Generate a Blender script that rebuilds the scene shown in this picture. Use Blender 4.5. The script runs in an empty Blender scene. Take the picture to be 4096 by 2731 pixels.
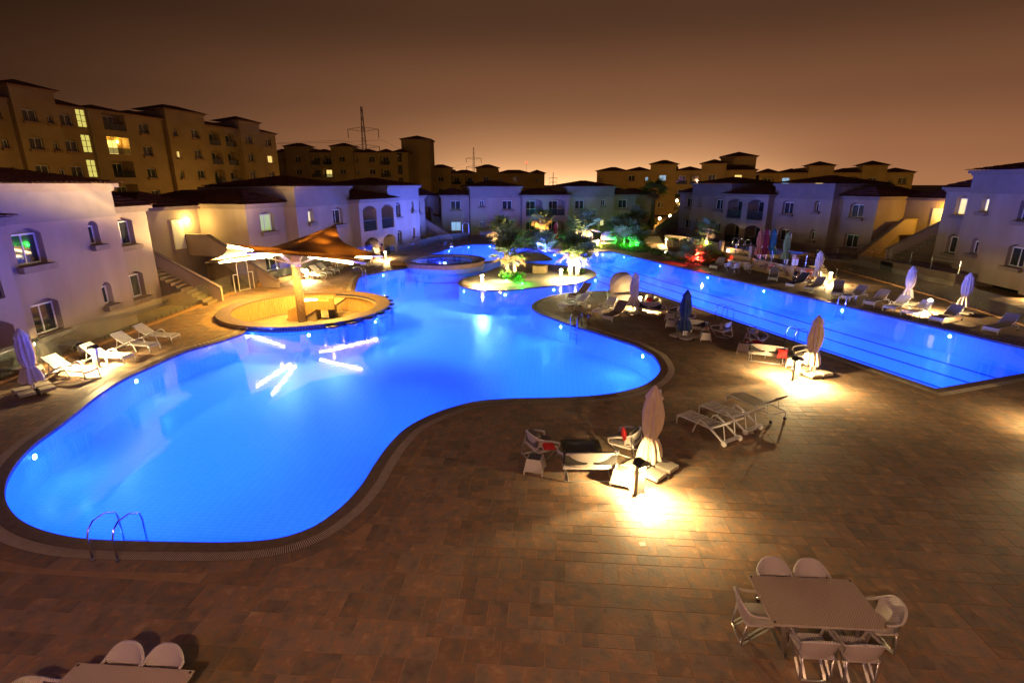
import bpy, bmesh, math, random
import numpy as np
from mathutils import Vector, Matrix
from mathutils.geometry import delaunay_2d_cdt
R = math.radians
random.seed(7)
S = bpy.context.scene
COL = S.collection
# ------------------------------------------------------------------ camera
F, CH, CX, CY, HZ = 2100.0, 7.5, 2048.0, 1365.5, 735.0
PITCH = math.atan((CY - HZ) / F)
cam = bpy.data.cameras.new('camera')
cam.sensor_width = 36.0
cam.lens = 36.0 * F / 4096.0
cam.clip_start = 0.1
cam.clip_end = 6000.0
camo = bpy.data.objects.new('camera', cam)
COL.objects.link(camo)
camo.location = (0, 0, CH)
camo.rotation_euler = (math.pi / 2 - PITCH, 0, 0)
S.camera = camo
# ------------------------------------------------------------------ night sky
W = bpy.data.worlds.new('World')
S.world = W
W.use_nodes = True
nt = W.node_tree
nt.nodes.clear()
def N(t, kind, **kw):
    n = t.nodes.new(kind)
    for k, v in kw.items():
        setattr(n, k, v)
    return n
tc = N(nt, 'ShaderNodeTexCoord')
sep = N(nt, 'ShaderNodeSeparateXYZ')
nt.links.new(tc.outputs['Generated'], sep.inputs[0])
rp = N(nt, 'ShaderNodeValToRGB')
rp.color_ramp.interpolation = 'EASE'
for i, (p_, c_) in enumerate([(0.0, (.300, .120, .054)), (.05, (.240, .094, .043)), (.14, (.150, .059, .028)), (.26, (.066, .027, .014)),
                              (.45, (.034, .014, .008)), (1.0, (.024, .011, .007))]):
    e = rp.color_ramp.elements[i] if i < 2 else rp.color_ramp.elements.new(p_)
    e.position = p_
    e.color = (*c_, 1)
nt.links.new(sep.outputs['Z'], rp.inputs['Fac'])
flat = N(nt, 'ShaderNodeVectorMath', operation='MULTIPLY')
flat.inputs[1].default_value = (1, 1, 0)
nt.links.new(tc.outputs['Generated'], flat.inputs[0])
nrm_ = N(nt, 'ShaderNodeVectorMath', operation='NORMALIZE')
nt.links.new(flat.outputs[0], nrm_.inputs[0])
def azimuth(direction, lo, hi, a, b):
    d_ = N(nt, 'ShaderNodeVectorMath', operation='DOT_PRODUCT')
    d_.inputs[1].default_value = Vector(direction).normalized()
    nt.links.new(nrm_.outputs[0], d_.inputs[0])
    m_ = N(nt, 'ShaderNodeMapRange', interpolation_type='SMOOTHSTEP')
    for n_, v_ in (('From Min', lo), ('From Max', hi), ('To Min', a), ('To Max', b)):
        m_.inputs[n_].default_value = v_
    nt.links.new(d_.outputs['Value'], m_.inputs['Value'])
    return m_.outputs[0]
def mth(op, *ins):
    n_ = N(nt, 'ShaderNodeMath', operation=op)
    for i_, v_ in enumerate(ins):
        if isinstance(v_, (int, float)): n_.inputs[i_].default_value = v_
        else: nt.links.new(v_, n_.inputs[i_])
    return n_.outputs[0]
az = azimuth((.42, .91, 0), .30, 1.0, .26, 1.12)
mul = N(nt, 'ShaderNodeVectorMath', operation='SCALE')
nt.links.new(rp.outputs['Color'], mul.inputs[0])
hz_n = N(nt, 'ShaderNodeTexNoise')
hz_n.inputs['Scale'].default_value = 2.2
hz_n.inputs['Detail'].default_value = 5.0
hz_m = N(nt, 'ShaderNodeMapping')
hz_m.inputs['Scale'].default_value = (1, 1, 3.5)
nt.links.new(tc.outputs['Generated'], hz_m.inputs[0])
nt.links.new(hz_m.outputs[0], hz_n.inputs['Vector'])
nt.links.new(mth('MULTIPLY', az, mth('ADD', mth('MULTIPLY', hz_n.outputs['Fac'], .34), .83)), mul.inputs['Scale'])
zpos = mth('MAXIMUM', sep.outputs['Z'], 0.0)
core = mth('MULTIPLY', mth('POWER', 2.718, mth('MULTIPLY', zpos, -28.0)), mth('POWER', azimuth((.135, .99, 0), .87, 1.0, 0, 1), 2.5))
wide = mth('MULTIPLY', mth('POWER', 2.718, mth('MULTIPLY', zpos, -9.0)), azimuth((.125, .99, 0), .55, 1.0, 0, 1))
gsum = mth('ADD', mth('MULTIPLY', core, 1.1), mth('MULTIPLY', wide, .10))
gc = N(nt, 'ShaderNodeVectorMath', operation='SCALE')
gc.inputs[0].default_value = (1.0, .55, .24)
nt.links.new(gsum, gc.inputs['Scale'])
ad = N(nt, 'ShaderNodeVectorMath', operation='ADD')
nt.links.new(mul.outputs[0], ad.inputs[0])
nt.links.new(gc.outputs[0], ad.inputs[1])
bg = N(nt, 'ShaderNodeBackground')
bg.inputs['Strength'].default_value = 1.0
nt.links.new(ad.outputs[0], bg.inputs['Color'])
wo = N(nt, 'ShaderNodeOutputWorld')
nt.links.new(bg.outputs[0], wo.inputs[0])
S.view_settings.view_transform = 'Standard'
S.view_settings.look = 'None'
S.view_settings.exposure = 0.0
S.view_settings.gamma = 1.0
S.view_settings.use_curve_mapping = False
cy = S.cycles
cy.use_denoising = True
cy.max_bounces = 7
cy.diffuse_bounces = 5
cy.glossy_bounces = 3
cy.transmission_bounces = 4
cy.transparent_max_bounces = 24
cy.sample_clamp_indirect = 6.0
cy.caustics_reflective = False
cy.caustics_refractive = False
cy.blur_glossy = 1.0
# ------------------------------------------------------------------ helpers
cp_, sp_ = math.cos(PITCH), math.sin(PITCH)
def G(px, py, z=0.0):
    """the place on level z that stands at this point of the photograph"""
    u = (px - CX) / F
    v = (py - CY) / F
    t = (CH - z) / (sp_ + cp_ * v)
    return Vector((u * t, (cp_ - sp_ * v) * t, z))
def at_dist(px, py, Y):
    u = (px - CX) / F
    v = (py - CY) / F
    t = Y / (cp_ - sp_ * v)
    return Vector((u * t, Y, CH - (sp_ + cp_ * v) * t))
def hgt(py, Y):
    v = (py - CY) / F
    return CH - (sp_ + cp_ * v) * Y / (cp_ - sp_ * v)
def project(x, y, z):
    dz = CH - z
    fw = cp_ * y + sp_ * dz
    dn = -sp_ * y + cp_ * dz
    return CX + F * x / fw, CY + F * dn / fw, fw
class MB:
    """collects faces, then links them as one mesh object"""
    def __init__(s):
        s.v, s.f, s.uv = [], [], None
    def quad(s, *p):
        n = len(s.v)
        s.v += [tuple(q) for q in p]
        s.f.append(tuple(range(n, n + len(p))))
        return s
    def box(s, c, d, rz=0.0, M=None):
        cx, cy, cz = c
        hx, hy, hz = d[0] / 2, d[1] / 2, d[2] / 2
        ca, sa = math.cos(rz), math.sin(rz)
        n = len(s.v)
        for z in (-hz, hz):
            for x, y in ((-hx, -hy), (hx, -hy), (hx, hy), (-hx, hy)):
                p = Vector((cx + x * ca - y * sa, cy + x * sa + y * ca, cz + z))
                if M is not None:
                    p = M @ p
                s.v.append(tuple(p))
        s.f += [tuple(n + i for i in q) for q in ((3, 2, 1, 0), (4, 5, 6, 7), (0, 1, 5, 4), (1, 2, 6, 5), (2, 3, 7, 6), (3, 0, 4, 7))]
        return s
    def bx(s, x0, x1, y0, y1, z0, z1):
        return s.box(((x0 + x1) / 2, (y0 + y1) / 2, (z0 + z1) / 2), (x1 - x0, y1 - y0, z1 - z0))
    def beam(s, a, b, w, h, up=(0, 0, 1)):
        """a bar of w by h from a to b"""
        a, b = Vector(a), Vector(b)
        d = (b - a)
        if d.length < 1e-6:
            return s
        d.normalize()
        up = Vector(up)
        if abs(d.dot(up)) > .98:
            up = Vector((0, 1, 0)) if abs(d.y) < .9 else Vector((1, 0, 0))
        x = d.cross(up).normalized()
        y = x.cross(d).normalized()
        n = len(s.v)
        for p in (a, b):
            for i, j in ((-1, -1), (1, -1), (1, 1), (-1, 1)):
                s.v.append(tuple(p + x * (w / 2 * i) + y * (h / 2 * j)))
        s.f += [tuple(n + i for i in q) for q in ((0, 1, 2, 3), (7, 6, 5, 4), (1, 0, 4, 5), (2, 1, 5, 6), (3, 2, 6, 7), (0, 3, 7, 4))]
        return s
    def tube(s, path, r, n=8, closed=False, flat=1.0, cap=True):
        P = [Vector(p) for p in path]
        m = len(P)
        rr = r if isinstance(r, (list, tuple)) else [r] * m
        base = len(s.v)
        prev = None
        for i, p in enumerate(P):
            if closed:
                d = P[(i + 1) % m] - P[i - 1]
            else:
                d = P[min(i + 1, m - 1)] - P[max(i - 1, 0)]
            d.normalize()
            if prev is None:
                up = Vector((0, 0, 1)) if abs(d.z) < .9 else Vector((0, 1, 0))
                x = d.cross(up).normalized()
            else:
                x = (prev - d * prev.dot(d))
                x = x.normalized() if x.length > 1e-6 else d.orthogonal().normalized()
            prev = x
            y = d.cross(x)
            for k in range(n):
                a = 2 * math.pi * k / n
                s.v.append(tuple(p + x * (rr[i] * math.cos(a) * flat) + y * (rr[i] * math.sin(a))))
        seg = m if closed else m - 1
        for i in range(seg):
            for k in range(n):
                a = base + i * n + k
                b = base + i * n + (k + 1) % n
                c = base + ((i + 1) % m) * n + (k + 1) % n
                d = base + ((i + 1) % m) * n + k
                s.f.append((a, b, c, d))
        if not closed and cap:
            s.f.append(tuple(base + k for k in range(n))[::-1])
            s.f.append(tuple(base + (m - 1) * n + k for k in range(n)))
        return s
    def lathe(s, prof, n=24, c=(0, 0, 0), mod=None, cap=True):
        base = len(s.v)
        for j, (r, z) in enumerate(prof):
            for k in range(n):
                a = 2 * math.pi * k / n
                rr = r * (mod(a, z) if mod else 1)
                s.v.append((c[0] + rr * math.cos(a), c[1] + rr * math.sin(a), c[2] + z))
        for j in range(len(prof) - 1):
            for k in range(n):
                s.f.append((base + j * n + k, base + j * n + (k + 1) % n, base + (j + 1) * n + (k + 1) % n, base + (j + 1) * n + k))
        if cap:
            s.f.append(tuple(base + k for k in range(n))[::-1])
            s.f.append(tuple(base + (len(prof) - 1) * n + k for k in range(n)))
        return s
    def grid(s, rows):
        """rows: lists of equally many points"""
        base = len(s.v)
        m = len(rows[0])
        for r in rows:
            s.v += [tuple(p) for p in r]
        for i in range(len(rows) - 1):
            for k in range(m - 1):
                a = base + i * m + k
                s.f.append((a, a + 1, a + m + 1, a + m))
        return s
    def prism(s, poly, z0, z1):
        n = len(poly)
        b = len(s.v)
        s.v += [(p[0], p[1], z0) for p in poly] + [(p[0], p[1], z1) for p in poly]
        s.f.append(tuple(range(b, b + n))[::-1])
        s.f.append(tuple(range(b + n, b + 2 * n)))
        for i in range(n):
            j = (i + 1) % n
            s.f.append((b + i, b + j, b + n + j, b + n + i))
        return s
    def add(s, o, M=None):
        b = len(s.v)
        s.v += [tuple(M @ Vector(p)) for p in o.v] if M is not None else list(o.v)
        s.f += [tuple(i + b for i in f) for f in o.f]
        return s
    def mesh(s, name, mat, smooth=False):
        me = bpy.data.meshes.new(name)
        me.from_pydata(s.v, [], s.f)
        if mat is not None:
            me.materials.append(mat)
        if smooth:
            me.shade_smooth()
        me.update()
        return me
    def build(s, name, mat, parent=None, smooth=False, kind=None):
        o = bpy.data.objects.new(name, s.mesh(name, mat, smooth))
        COL.objects.link(o)
        if parent is not None:
            o.parent = parent
        if kind:
            o['kind'] = kind
        return o
def link(name, me, parent=None, loc=None, rot=None):
    o = bpy.data.objects.new(name, me)
    COL.objects.link(o)
    if parent is not None:
        o.parent = parent
    if loc is not None:
        o.location = loc
    if rot is not None:
        o.rotation_euler = rot
    return o
def tag(o, label=None, cat=None, group=None, kind=None):
    if label: o['label'] = label
    if cat: o['category'] = cat
    if group: o['group'] = group
    if kind: o['kind'] = kind
    return o
def thing(name, label, cat, loc=(0, 0, 0), rz=0.0, group=None):
    o = bpy.data.objects.new(name, None)
    COL.objects.link(o)
    o.empty_display_size = .2
    o.location = loc
    o.rotation_euler = (0, 0, rz)
    return tag(o, label, cat, group)
def kids(o):
    return [c for c in KIDS.get(o.name, [])] if False else list(o.children)
def copy_tree(o, parent=None):
    c = o.copy()
    COL.objects.link(c)
    c.parent = parent
    for ch in list(o.children):
        copy_tree(ch, c)
    return c
PROTO = {}
def place(key, maker, label, cat, loc, rz, group=None):
    """the first call builds the thing, later ones copy it with its parts"""
    if key not in PROTO:
        o = maker()
        PROTO[key] = o
    else:
        o = copy_tree(PROTO[key])
    o.location = loc
    o.rotation_euler = (0, 0, rz)
    return tag(o, label, cat, group)
def lamp(name, kind, parent, loc, energy, color, radius=.05, spot=None, rot=None, blend=.5, size=None):
    l = bpy.data.lights.new(name, kind)
    l.energy = energy
    l.color = color
    if kind in ('POINT', 'SPOT'):
        l.shadow_soft_size = radius
    if kind == 'SPOT':
        l.spot_size = R(spot)
        l.spot_blend = blend
    if kind == 'AREA' and size:
        l.shape = 'RECTANGLE'
        l.size, l.size_y = size
    o = bpy.data.objects.new(name, l)
    COL.objects.link(o)
    o.parent = parent
    o.location = loc
    if rot is not None:
        o.rotation_euler = rot
    return o
def aim(v):
    return Vector(v).to_track_quat('-Z', 'Y').to_euler()
def cr(points, step=.25, closed=False, sharp=()):
    """smooth curve through points, resampled about every step"""
    P = [Vector(p[:2]) for p in points]
    n = len(P)
    out = []
    for i in range(n if closed else n - 1):
        p1, p2 = P[i], P[(i + 1) % n]
        p0 = P[i - 1] if (closed or i > 0) else p1
        p3 = P[(i + 2) % n] if (closed or i + 2 < n) else p2
        if i in sharp: p0 = p1 - (p2 - p1)
        if (i + 1) % n in sharp: p3 = p2 + (p2 - p1)
        m1 = (p2 - p0) * .5
        m2 = (p3 - p1) * .5
        L = (p2 - p1).length
        if m1.length > L * 1.2: m1 *= L * 1.2 / m1.length
        if m2.length > L * 1.2: m2 *= L * 1.2 / m2.length
        k = max(1, int(L / step))
        for j in range(k):
            t = j / k
            out.append(p1 * (2 * t**3 - 3 * t**2 + 1) + m1 * (t**3 - 2 * t**2 + t) + p2 * (-2 * t**3 + 3 * t**2) + m2 * (t**3 - t**2))
    if not closed:
        out.append(P[-1])
    return out
def area2(P):
    return sum(P[i - 1][0] * P[i][1] - P[i][0] * P[i - 1][1] for i in range(len(P)))
def ccw(P):
    return P if area2(P) > 0 else P[::-1]
def offset(P, d):
    """shift a closed outline to its outside by d (for ccw outlines)"""
    n = len(P)
    out = []
    for i in range(n):
        a = (P[i] - P[i - 1]); b = (P[(i + 1) % n] - P[i])
        a.normalize(); b.normalize()
        na = Vector((a.y, -a.x)); nb = Vector((b.y, -b.x))
        m = na + nb
        if m.length < 1e-4:
            m = na
        m.normalize()
        c = max(.55, m.dot(na))
        out.append(P[i] + m * (d / c))
    return out
def cdt(outer, holes=()):
    vs, es = [], []
    for loop in [outer] + list(holes):
        b = len(vs)
        m = len(loop)
        vs += [Vector((p[0], p[1])) for p in loop]
        es += [(b + i, b + (i + 1) % m) for i in range(m)]
    r = delaunay_2d_cdt(vs, es, [tuple(range(len(outer)))], 2, 1e-5)
    return r[0], r[2]
def sheet(mb, outer, holes, fn, flip=False):
    v, f = cdt(outer, holes)
    b = len(mb.v)
    mb.v += [tuple(fn(p)) for p in v]
    for t in f:
        t = tuple(b + i for i in t)
        mb.f.append(t[::-1] if flip else t)
    return mb
def inside(P, xs, ys):
    """which points lie in the outline"""
    px = np.array([p[0] for p in P]); py = np.array([p[1] for p in P])
    c = np.zeros(len(xs), bool)
    j = len(P) - 1
    for i in range(len(P)):
        cond = ((py[i] > ys) != (py[j] > ys))
        with np.errstate(divide='ignore', invalid='ignore'):
            xi = (px[j] - px[i]) * (ys - py[i]) / (py[j] - py[i] + 1e-12) + px[i]
        c ^= cond & (xs < xi)
        j = i
    return c
# ------------------------------------------------------------------ materials
def pm(name, c1, c2=None, scale=4.0, rough=.6, metal=0.0, bump=0.0, bscale=None, detail=4.0, coord='Object', spec=.5, stretch=None, lo=.35, hi=.65, rvar=0.0):
    m = bpy.data.materials.new(name)
    m.use_nodes = True
    t = m.node_tree
    b = t.nodes['Principled BSDF']
    b.inputs['Roughness'].default_value = rough
    b.inputs['Metallic'].default_value = metal
    b.inputs['Specular IOR Level'].default_value = spec
    b.inputs['Base Color'].default_value = (*c1, 1)
    if c2 or bump:
        tc = N(t, 'ShaderNodeTexCoord')
        src = tc.outputs[coord]
        if stretch:
            mp = N(t, 'ShaderNodeMapping')
            mp.inputs['Scale'].default_value = stretch
            t.links.new(src, mp.inputs[0])
            src = mp.outputs[0]
    if c2:
        nz = N(t, 'ShaderNodeTexNoise')
        nz.inputs['Scale'].default_value = scale
        nz.inputs['Detail'].default_value = detail
        t.links.new(src, nz.inputs['Vector'])
        cr_ = N(t, 'ShaderNodeValToRGB')
        cr_.color_ramp.elements[0].position = lo
        cr_.color_ramp.elements[0].color = (*c1, 1)
        cr_.color_ramp.elements[1].position = hi
        cr_.color_ramp.elements[1].color = (*c2, 1)
        t.links.new(nz.outputs['Fac'], cr_.inputs[0])
        t.links.new(cr_.outputs[0], b.inputs['Base Color'])
        if rvar:
            mr = N(t, 'ShaderNodeMapRange')
            mr.inputs['To Min'].default_value = rough - rvar
            mr.inputs['To Max'].default_value = rough + rvar
            t.links.new(nz.outputs['Fac'], mr.inputs[0])
            t.links.new(mr.outputs[0], b.inputs['Roughness'])
    if bump:
        n2 = N(t, 'ShaderNodeTexNoise')
        n2.inputs['Scale'].default_value = bscale or scale * 4
        n2.inputs['Detail'].default_value = 5.0
        t.links.new(src, n2.inputs['Vector'])
        bp = N(t, 'ShaderNodeBump')
        bp.inputs['Strength'].default_value = bump
        bp.inputs['Distance'].default_value = .02
        t.links.new(n2.outputs['Fac'], bp.inputs['Height'])
        t.links.new(bp.outputs[0], b.inputs['Normal'])
    return m
def glow(name, color, strength):
    m = bpy.data.materials.new(name)
    m.use_nodes = True
    b = m.node_tree.nodes['Principled BSDF']
    b.inputs['Base Color'].default_value = (*[min(1, c * .5 + .3) for c in color], 1)
    b.inputs['Emission Color'].default_value = (*color, 1)
    b.inputs['Emission Strength'].default_value = strength
    if name != 'light_tube': m.cycles.emission_sampling = 'NONE'
    return m
def pane(name, tint, gloss_rough=.03, ior=1.45, bump=0.0, bscale=3.0, gcol=(1, 1, 1), body=None, bodyfac=0.0):
    """thin sheet: see-through, mirroring more at a slant"""
    m = bpy.data.materials.new(name)
    m.use_nodes = True
    t = m.node_tree
    t.nodes.clear()
    tr = N(t, 'ShaderNodeBsdfTransparent'); tr.inputs[0].default_value = (*tint, 1)
    g = N(t, 'ShaderNodeBsdfGlossy'); g.inputs['Roughness'].default_value = gloss_rough
    g.inputs['Color'].default_value = (*gcol, 1)
    fr = N(t, 'ShaderNodeFresnel'); fr.inputs['IOR'].default_value = ior
    mx = N(t, 'ShaderNodeMixShader')
    o = N(t, 'ShaderNodeOutputMaterial')
    if True:
        ge = N(t, 'ShaderNodeNewGeometry')
        mi = N(t, 'ShaderNodeMapRange'); mi.inputs['To Min'].default_value = ior; mi.inputs['To Max'].default_value = 1 / ior
        t.links.new(ge.outputs['Backfacing'], mi.inputs['Value']); t.links.new(mi.outputs[0], fr.inputs['IOR'])
    t.links.new(fr.outputs[0], mx.inputs[0])
    base = tr.outputs[0]
    if body:
        df = N(t, 'ShaderNodeBsdfDiffuse'); df.inputs[0].default_value = (*body, 1)
        m2 = N(t, 'ShaderNodeMixShader'); m2.inputs[0].default_value = bodyfac
        t.links.new(base, m2.inputs[1]); t.links.new(df.outputs[0], m2.inputs[2])
        base = m2.outputs[0]
    t.links.new(base, mx.inputs[1])
    t.links.new(g.outputs[0], mx.inputs[2])
    t.links.new(mx.outputs[0], o.inputs[0])
    if bump:
        tc = N(t, 'ShaderNodeTexCoord')
        nz = N(t, 'ShaderNodeTexNoise'); nz.inputs['Scale'].default_value = bscale; nz.inputs['Detail'].default_value = 2.0
        t.links.new(tc.outputs['Object'], nz.inputs['Vector'])
        bp = N(t, 'ShaderNodeBump'); bp.inputs['Strength'].default_value = bump; bp.inputs['Distance'].default_value = .05
        t.links.new(nz.outputs['Fac'], bp.inputs['Height'])
        for n_ in (g, fr):
            t.links.new(bp.outputs[0], n_.inputs['Normal'])
    return m
def grid_tiles(name, c1, c2, line, sx, sy, rough=.35, lw=.06, coord='UV'):
    m = bpy.data.materials.new(name)
    m.use_nodes = True
    t = m.node_tree
    b = t.nodes['Principled BSDF']
    b.inputs['Roughness'].default_value = rough
    tc = N(t, 'ShaderNodeTexCoord')
    br = N(t, 'ShaderNodeTexBrick')
    br.offset = 0.0
    br.inputs['Color1'].default_value = (*c1, 1)
    br.inputs['Color2'].default_value = (*c2, 1)
    br.inputs['Mortar'].default_value = (*line, 1)
    br.inputs['Scale'].default_value = 1.0
    br.inputs['Mortar Size'].default_value = lw
    br.inputs['Mortar Smooth'].default_value = .3
    br.inputs['Brick Width'].default_value = sx
    br.inputs['Row Height'].default_value = sy
    t.links.new(tc.outputs[coord], br.inputs['Vector'])
    t.links.new(br.outputs['Color'], b.inputs['Base Color'])
    return m
M = {}
M['stucco'] = pm('stucco', (.30, .225, .19), (.38, .295, .25), .55, .85, bump=.10, bscale=40, detail=7, stretch=(1.6, 1.6, .35), lo=.3, hi=.7)
M['stucco_band'] = pm('stucco_band', (.225, .185, .175), (.26, .21, .195), 1.2, .85, bump=.10, bscale=40)
M['trim'] = pm('trim', (.25, .19, .16), (.215, .16, .135), 2, .8, bump=.08, bscale=30)
M['ochre'] = pm('ochre', (.41, .28, .155), (.33, .225, .12), .4, .85, bump=.08, bscale=20)
M['ochre_trim'] = pm('ochre_trim', (.36, .21, .11), (.30, .17, .09), 1, .8)
M['roof'] = pm('roof_clay', (.20, .070, .045), (.12, .040, .028), 3.0, .75, bump=.15, bscale=18)
M['frame'] = pm('window_frame', (.78, .77, .75), None, rough=.4)
M['glassdark'] = pm('window_glass', (.018, .022, .026), (.05, .055, .06), .9, .05, spec=.8)
M['glassroom'] = pm('window_room', (.05, .05, .045), (.13, .12, .10), 1.6, .08, spec=.8, stretch=(6, 1, .6))
M['dark'] = pm('dark_recess', (.07, .05, .04), (.10, .07, .05), 1, .8)
M['lit_warm'] = glow('lit_window_warm', (1.0, .72, .22), 1.1)
M['lit_pale'] = glow('lit_window_pale', (1.0, .86, .40), 1.0)
M['lit_stair'] = glow('lit_stair_glass', (.80, .72, .16), .8)
M['lit_green'] = glow('lit_window_green', (.42, .62, .12), .55)
M['lit_cyan'] = glow('lit_window_cyan', (.35, .65, 1.0), .6)
M['lamp_warm'] = glow('lamp_glass_warm', (1.0, .70, .30), 45)
M['lamp_soft'] = glow('lamp_panel', (1.0, .90, .58), 14)
M['tube'] = glow('light_tube', (1.0, .74, .36), 45)
M['poollamp'] = glow('pool_lamp_glass', (.45, .78, 1.0), 40)
M['stone'] = pm('coping_stone', (.15, .095, .07), (.10, .065, .05), 6, .55, bump=.1, bscale=30)
M['grate'] = pm('grate_plastic', (.52, .44, .34), (.44, .37, .28), 5, .6)
M['gutter'] = pm('gutter_dark', (.03, .025, .02), None, rough=.9)
M['wood'] = pm('cedar_cladding', (.42, .25, .11), (.28, .155, .065), 3.0, .6, bump=.15, bscale=8, stretch=(9, 9, .6))
M['white_plastic'] = pm('white_plastic', (.74, .72, .69), (.66, .64, .61), 5, .42)
M['white_metal'] = pm('white_metal', (.72, .71, .70), None, rough=.35)
M['steel'] = pm('brushed_steel', (.62, .62, .63), None, rough=.22, metal=1.0)
M['alu'] = pm('brushed_aluminium', (.60, .58, .55), (.52, .50, .48), 8, .32, metal=.9, stretch=(1, 1, 12))
M['charcoal'] = pm('dark_metal', (.045, .042, .04), None, rough=.4, metal=.3)
M['black'] = pm('black_plastic', (.02, .02, .02), (.03, .028, .026), 6, .5)
M['sling'] = pm('sling_fabric', (.26, .20, .16), (.21, .16, .13), 30, .8, bump=.1, bscale=150)
M['cushion_black'] = pm('black_cushion', (.02, .018, .018), (.03, .027, .025), 8, .85)
M['cushion'] = pm('grey_cushion', (.14, .12, .105), (.10, .085, .075), 8, .9, bump=.1, bscale=60)
M['red'] = pm('red_cloth', (.50, .018, .016), (.40, .012, .012), 6, .85, bump=.1, bscale=60)
M['tan_cloth'] = pm('tan_canvas', (.66, .53, .39), (.58, .46, .33), 4, .85, bump=.12, bscale=30)
M['lav_cloth'] = pm('faded_canvas', (.56, .49, .46), (.50, .44, .41), 4, .85, bump=.12, bscale=30)
M['navy_cloth'] = pm('navy_canvas', (.012, .035, .085), (.009, .026, .065), 4, .85, bump=.12, bscale=30)
M['orange_cloth'] = pm('orange_canvas', (.36, .10, .025), (.31, .08, .02), 4, .85)
M['redp_cloth'] = pm('crimson_canvas', (.24, .012, .014), (.20, .01, .012), 4, .85)
M['teal_cloth'] = pm('teal_canvas', (.02, .12, .16), (.016, .10, .13), 4, .85)
M['olive_cloth'] = pm('olive_canvas', (.16, .19, .04), (.13, .16, .03), 4, .85)
def weave(name, c1, c2, sc):
    m = bpy.data.materials.new(name)
    m.use_nodes = True
    t = m.node_tree
    b = t.nodes['Principled BSDF']
    b.inputs['Roughness'].default_value = .5
    tc = N(t, 'ShaderNodeTexCoord')
    mp = N(t, 'ShaderNodeMapping')
    mp.inputs['Rotation'].default_value = (.4, .5, R(45))
    t.links.new(tc.outputs['Object'], mp.inputs[0])
    w = N(t, 'ShaderNodeTexWave'); w.inputs['Scale'].default_value = sc; w.inputs['Distortion'].default_value = .4
    t.links.new(mp.outputs[0], w.inputs['Vector'])
    mx = N(t, 'ShaderNodeMixRGB')
    mx.inputs[1].default_value = (*c2, 1); mx.inputs[2].default_value = (*c1, 1)
    t.links.new(w.outputs['Fac'], mx.inputs[0])
    t.links.new(mx.outputs[0], b.inputs['Base Color'])
    bp = N(t, 'ShaderNodeBump'); bp.inputs['Strength'].default_value = .5; bp.inputs['Distance'].default_value = .008
    t.links.new(w.outputs['Fac'], bp.inputs['Height'])
    t.links.new(bp.outputs[0], b.inputs['Normal'])
    return m
M['wicker'] = weave('white_wicker', (.66, .60, .55), (.40, .35, .31), 14)
M['wicker_tan'] = weave('tan_wicker', (.55, .44, .32), (.30, .23, .16), 22)
M['table_weave'] = weave('table_weave', (.56, .46, .34), (.40, .32, .235), 12)
M['table_weave'].node_tree.nodes['Principled BSDF'].inputs['Roughness'].default_value = .30
M['glass'] = pane('clear_glass', (.95, .975, .965), .02, 1.5, body=(.45, .5, .48), bodyfac=.035)
M['glass_tint'] = pane('tinted_glass', (.55, .60, .60), .03, 1.5, body=(.2, .24, .24), bodyfac=.10)
M['water'] = pane('pool_water_surface', (.40, .78, 1.0), .045, 1.333, bump=.05, bscale=1.3)
M['basin'] = grid_tiles('pool_tiles', (.62, .80, .93), (.58, .77, .91), (.34, .52, .70), .25, .125, lw=.006)
M['deep_tile'] = pm('navy_tile', (.012, .02, .09), (.02, .035, .14), 20, .2)
M['lane'] = pm('lane_tile', (.012, .02, .06), None, rough=.4)
M['plaster'] = pm('island_wall', (.48, .62, .74), None, rough=.5)
M['lawn'] = pm('lawn_ground', (.03, .055, .02), (.02, .035, .012), 6, .95, bump=.5, bscale=60)
M['soil'] = pm('planting_soil', (.035, .025, .018), (.02, .014, .01), 8, .95, bump=.5, bscale=40)
M['ground'] = pm('desert_ground', (.16, .11, .07), (.11, .075, .05), .2, .95)
M['paving'] = pm('grey_paving', (.24, .185, .13), (.18, .14, .10), 1.5, .75, bump=.1, bscale=12)
def leafy(name, c1, c2, tr):
    m = pm(name, c1, c2, 3, .6, spec=.25)
    t = m.node_tree
    b = t.nodes['Principled BSDF']; o_ = t.nodes['Material Output']
    tl = N(t, 'ShaderNodeBsdfTranslucent'); tl.inputs[0].default_value = (*tr, 1)
    mx = N(t, 'ShaderNodeMixShader'); mx.inputs[0].default_value = .35
    t.links.new(b.outputs[0], mx.inputs[1]); t.links.new(tl.outputs[0], mx.inputs[2]); t.links.new(mx.outputs[0], o_.inputs[0])
    return m
M['leaf'] = leafy('palm_leaf', (.085, .12, .025), (.125, .16, .035), (.14, .19, .03))
M['leaf_dry'] = leafy('dry_palm_leaf', (.30, .20, .09), (.20, .13, .06), (.3, .2, .08))
M['bush'] = leafy('bush_leaf', (.06, .105, .018), (.09, .145, .028), (.11, .17, .02))
M['bark'] = pm('palm_bark', (.20, .14, .09), (.11, .075, .05), 9, .9, bump=.6, bscale=25)
M['pylon'] = pm('pylon_steel', (.06, .045, .035), None, rough=.7)
M['skin'] = pm('skin', (.42, .23, .15), None, rough=.55)
M['shorts'] = pm('dark_shorts', (.03, .028, .03), None, rough=.8)
M['hair'] = pm('dark_hair', (.02, .015, .012), None, rough=.6)
M['sign'] = pm('sign_white', (.8, .78, .74), None, rough=.5)
M['ring'] = pm('ring_orange', (.75, .10, .03), None, rough=.5)
M['concrete'] = pm('concrete_slab', (.42, .37, .31), (.36, .31, .26), 5, .8, bump=.1, bscale=20)
M['mosaic'] = pm('column_mosaic', (.16, .13, .13), (.50, .36, .26), 26, .35, lo=.45, hi=.6, detail=1.0)
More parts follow.
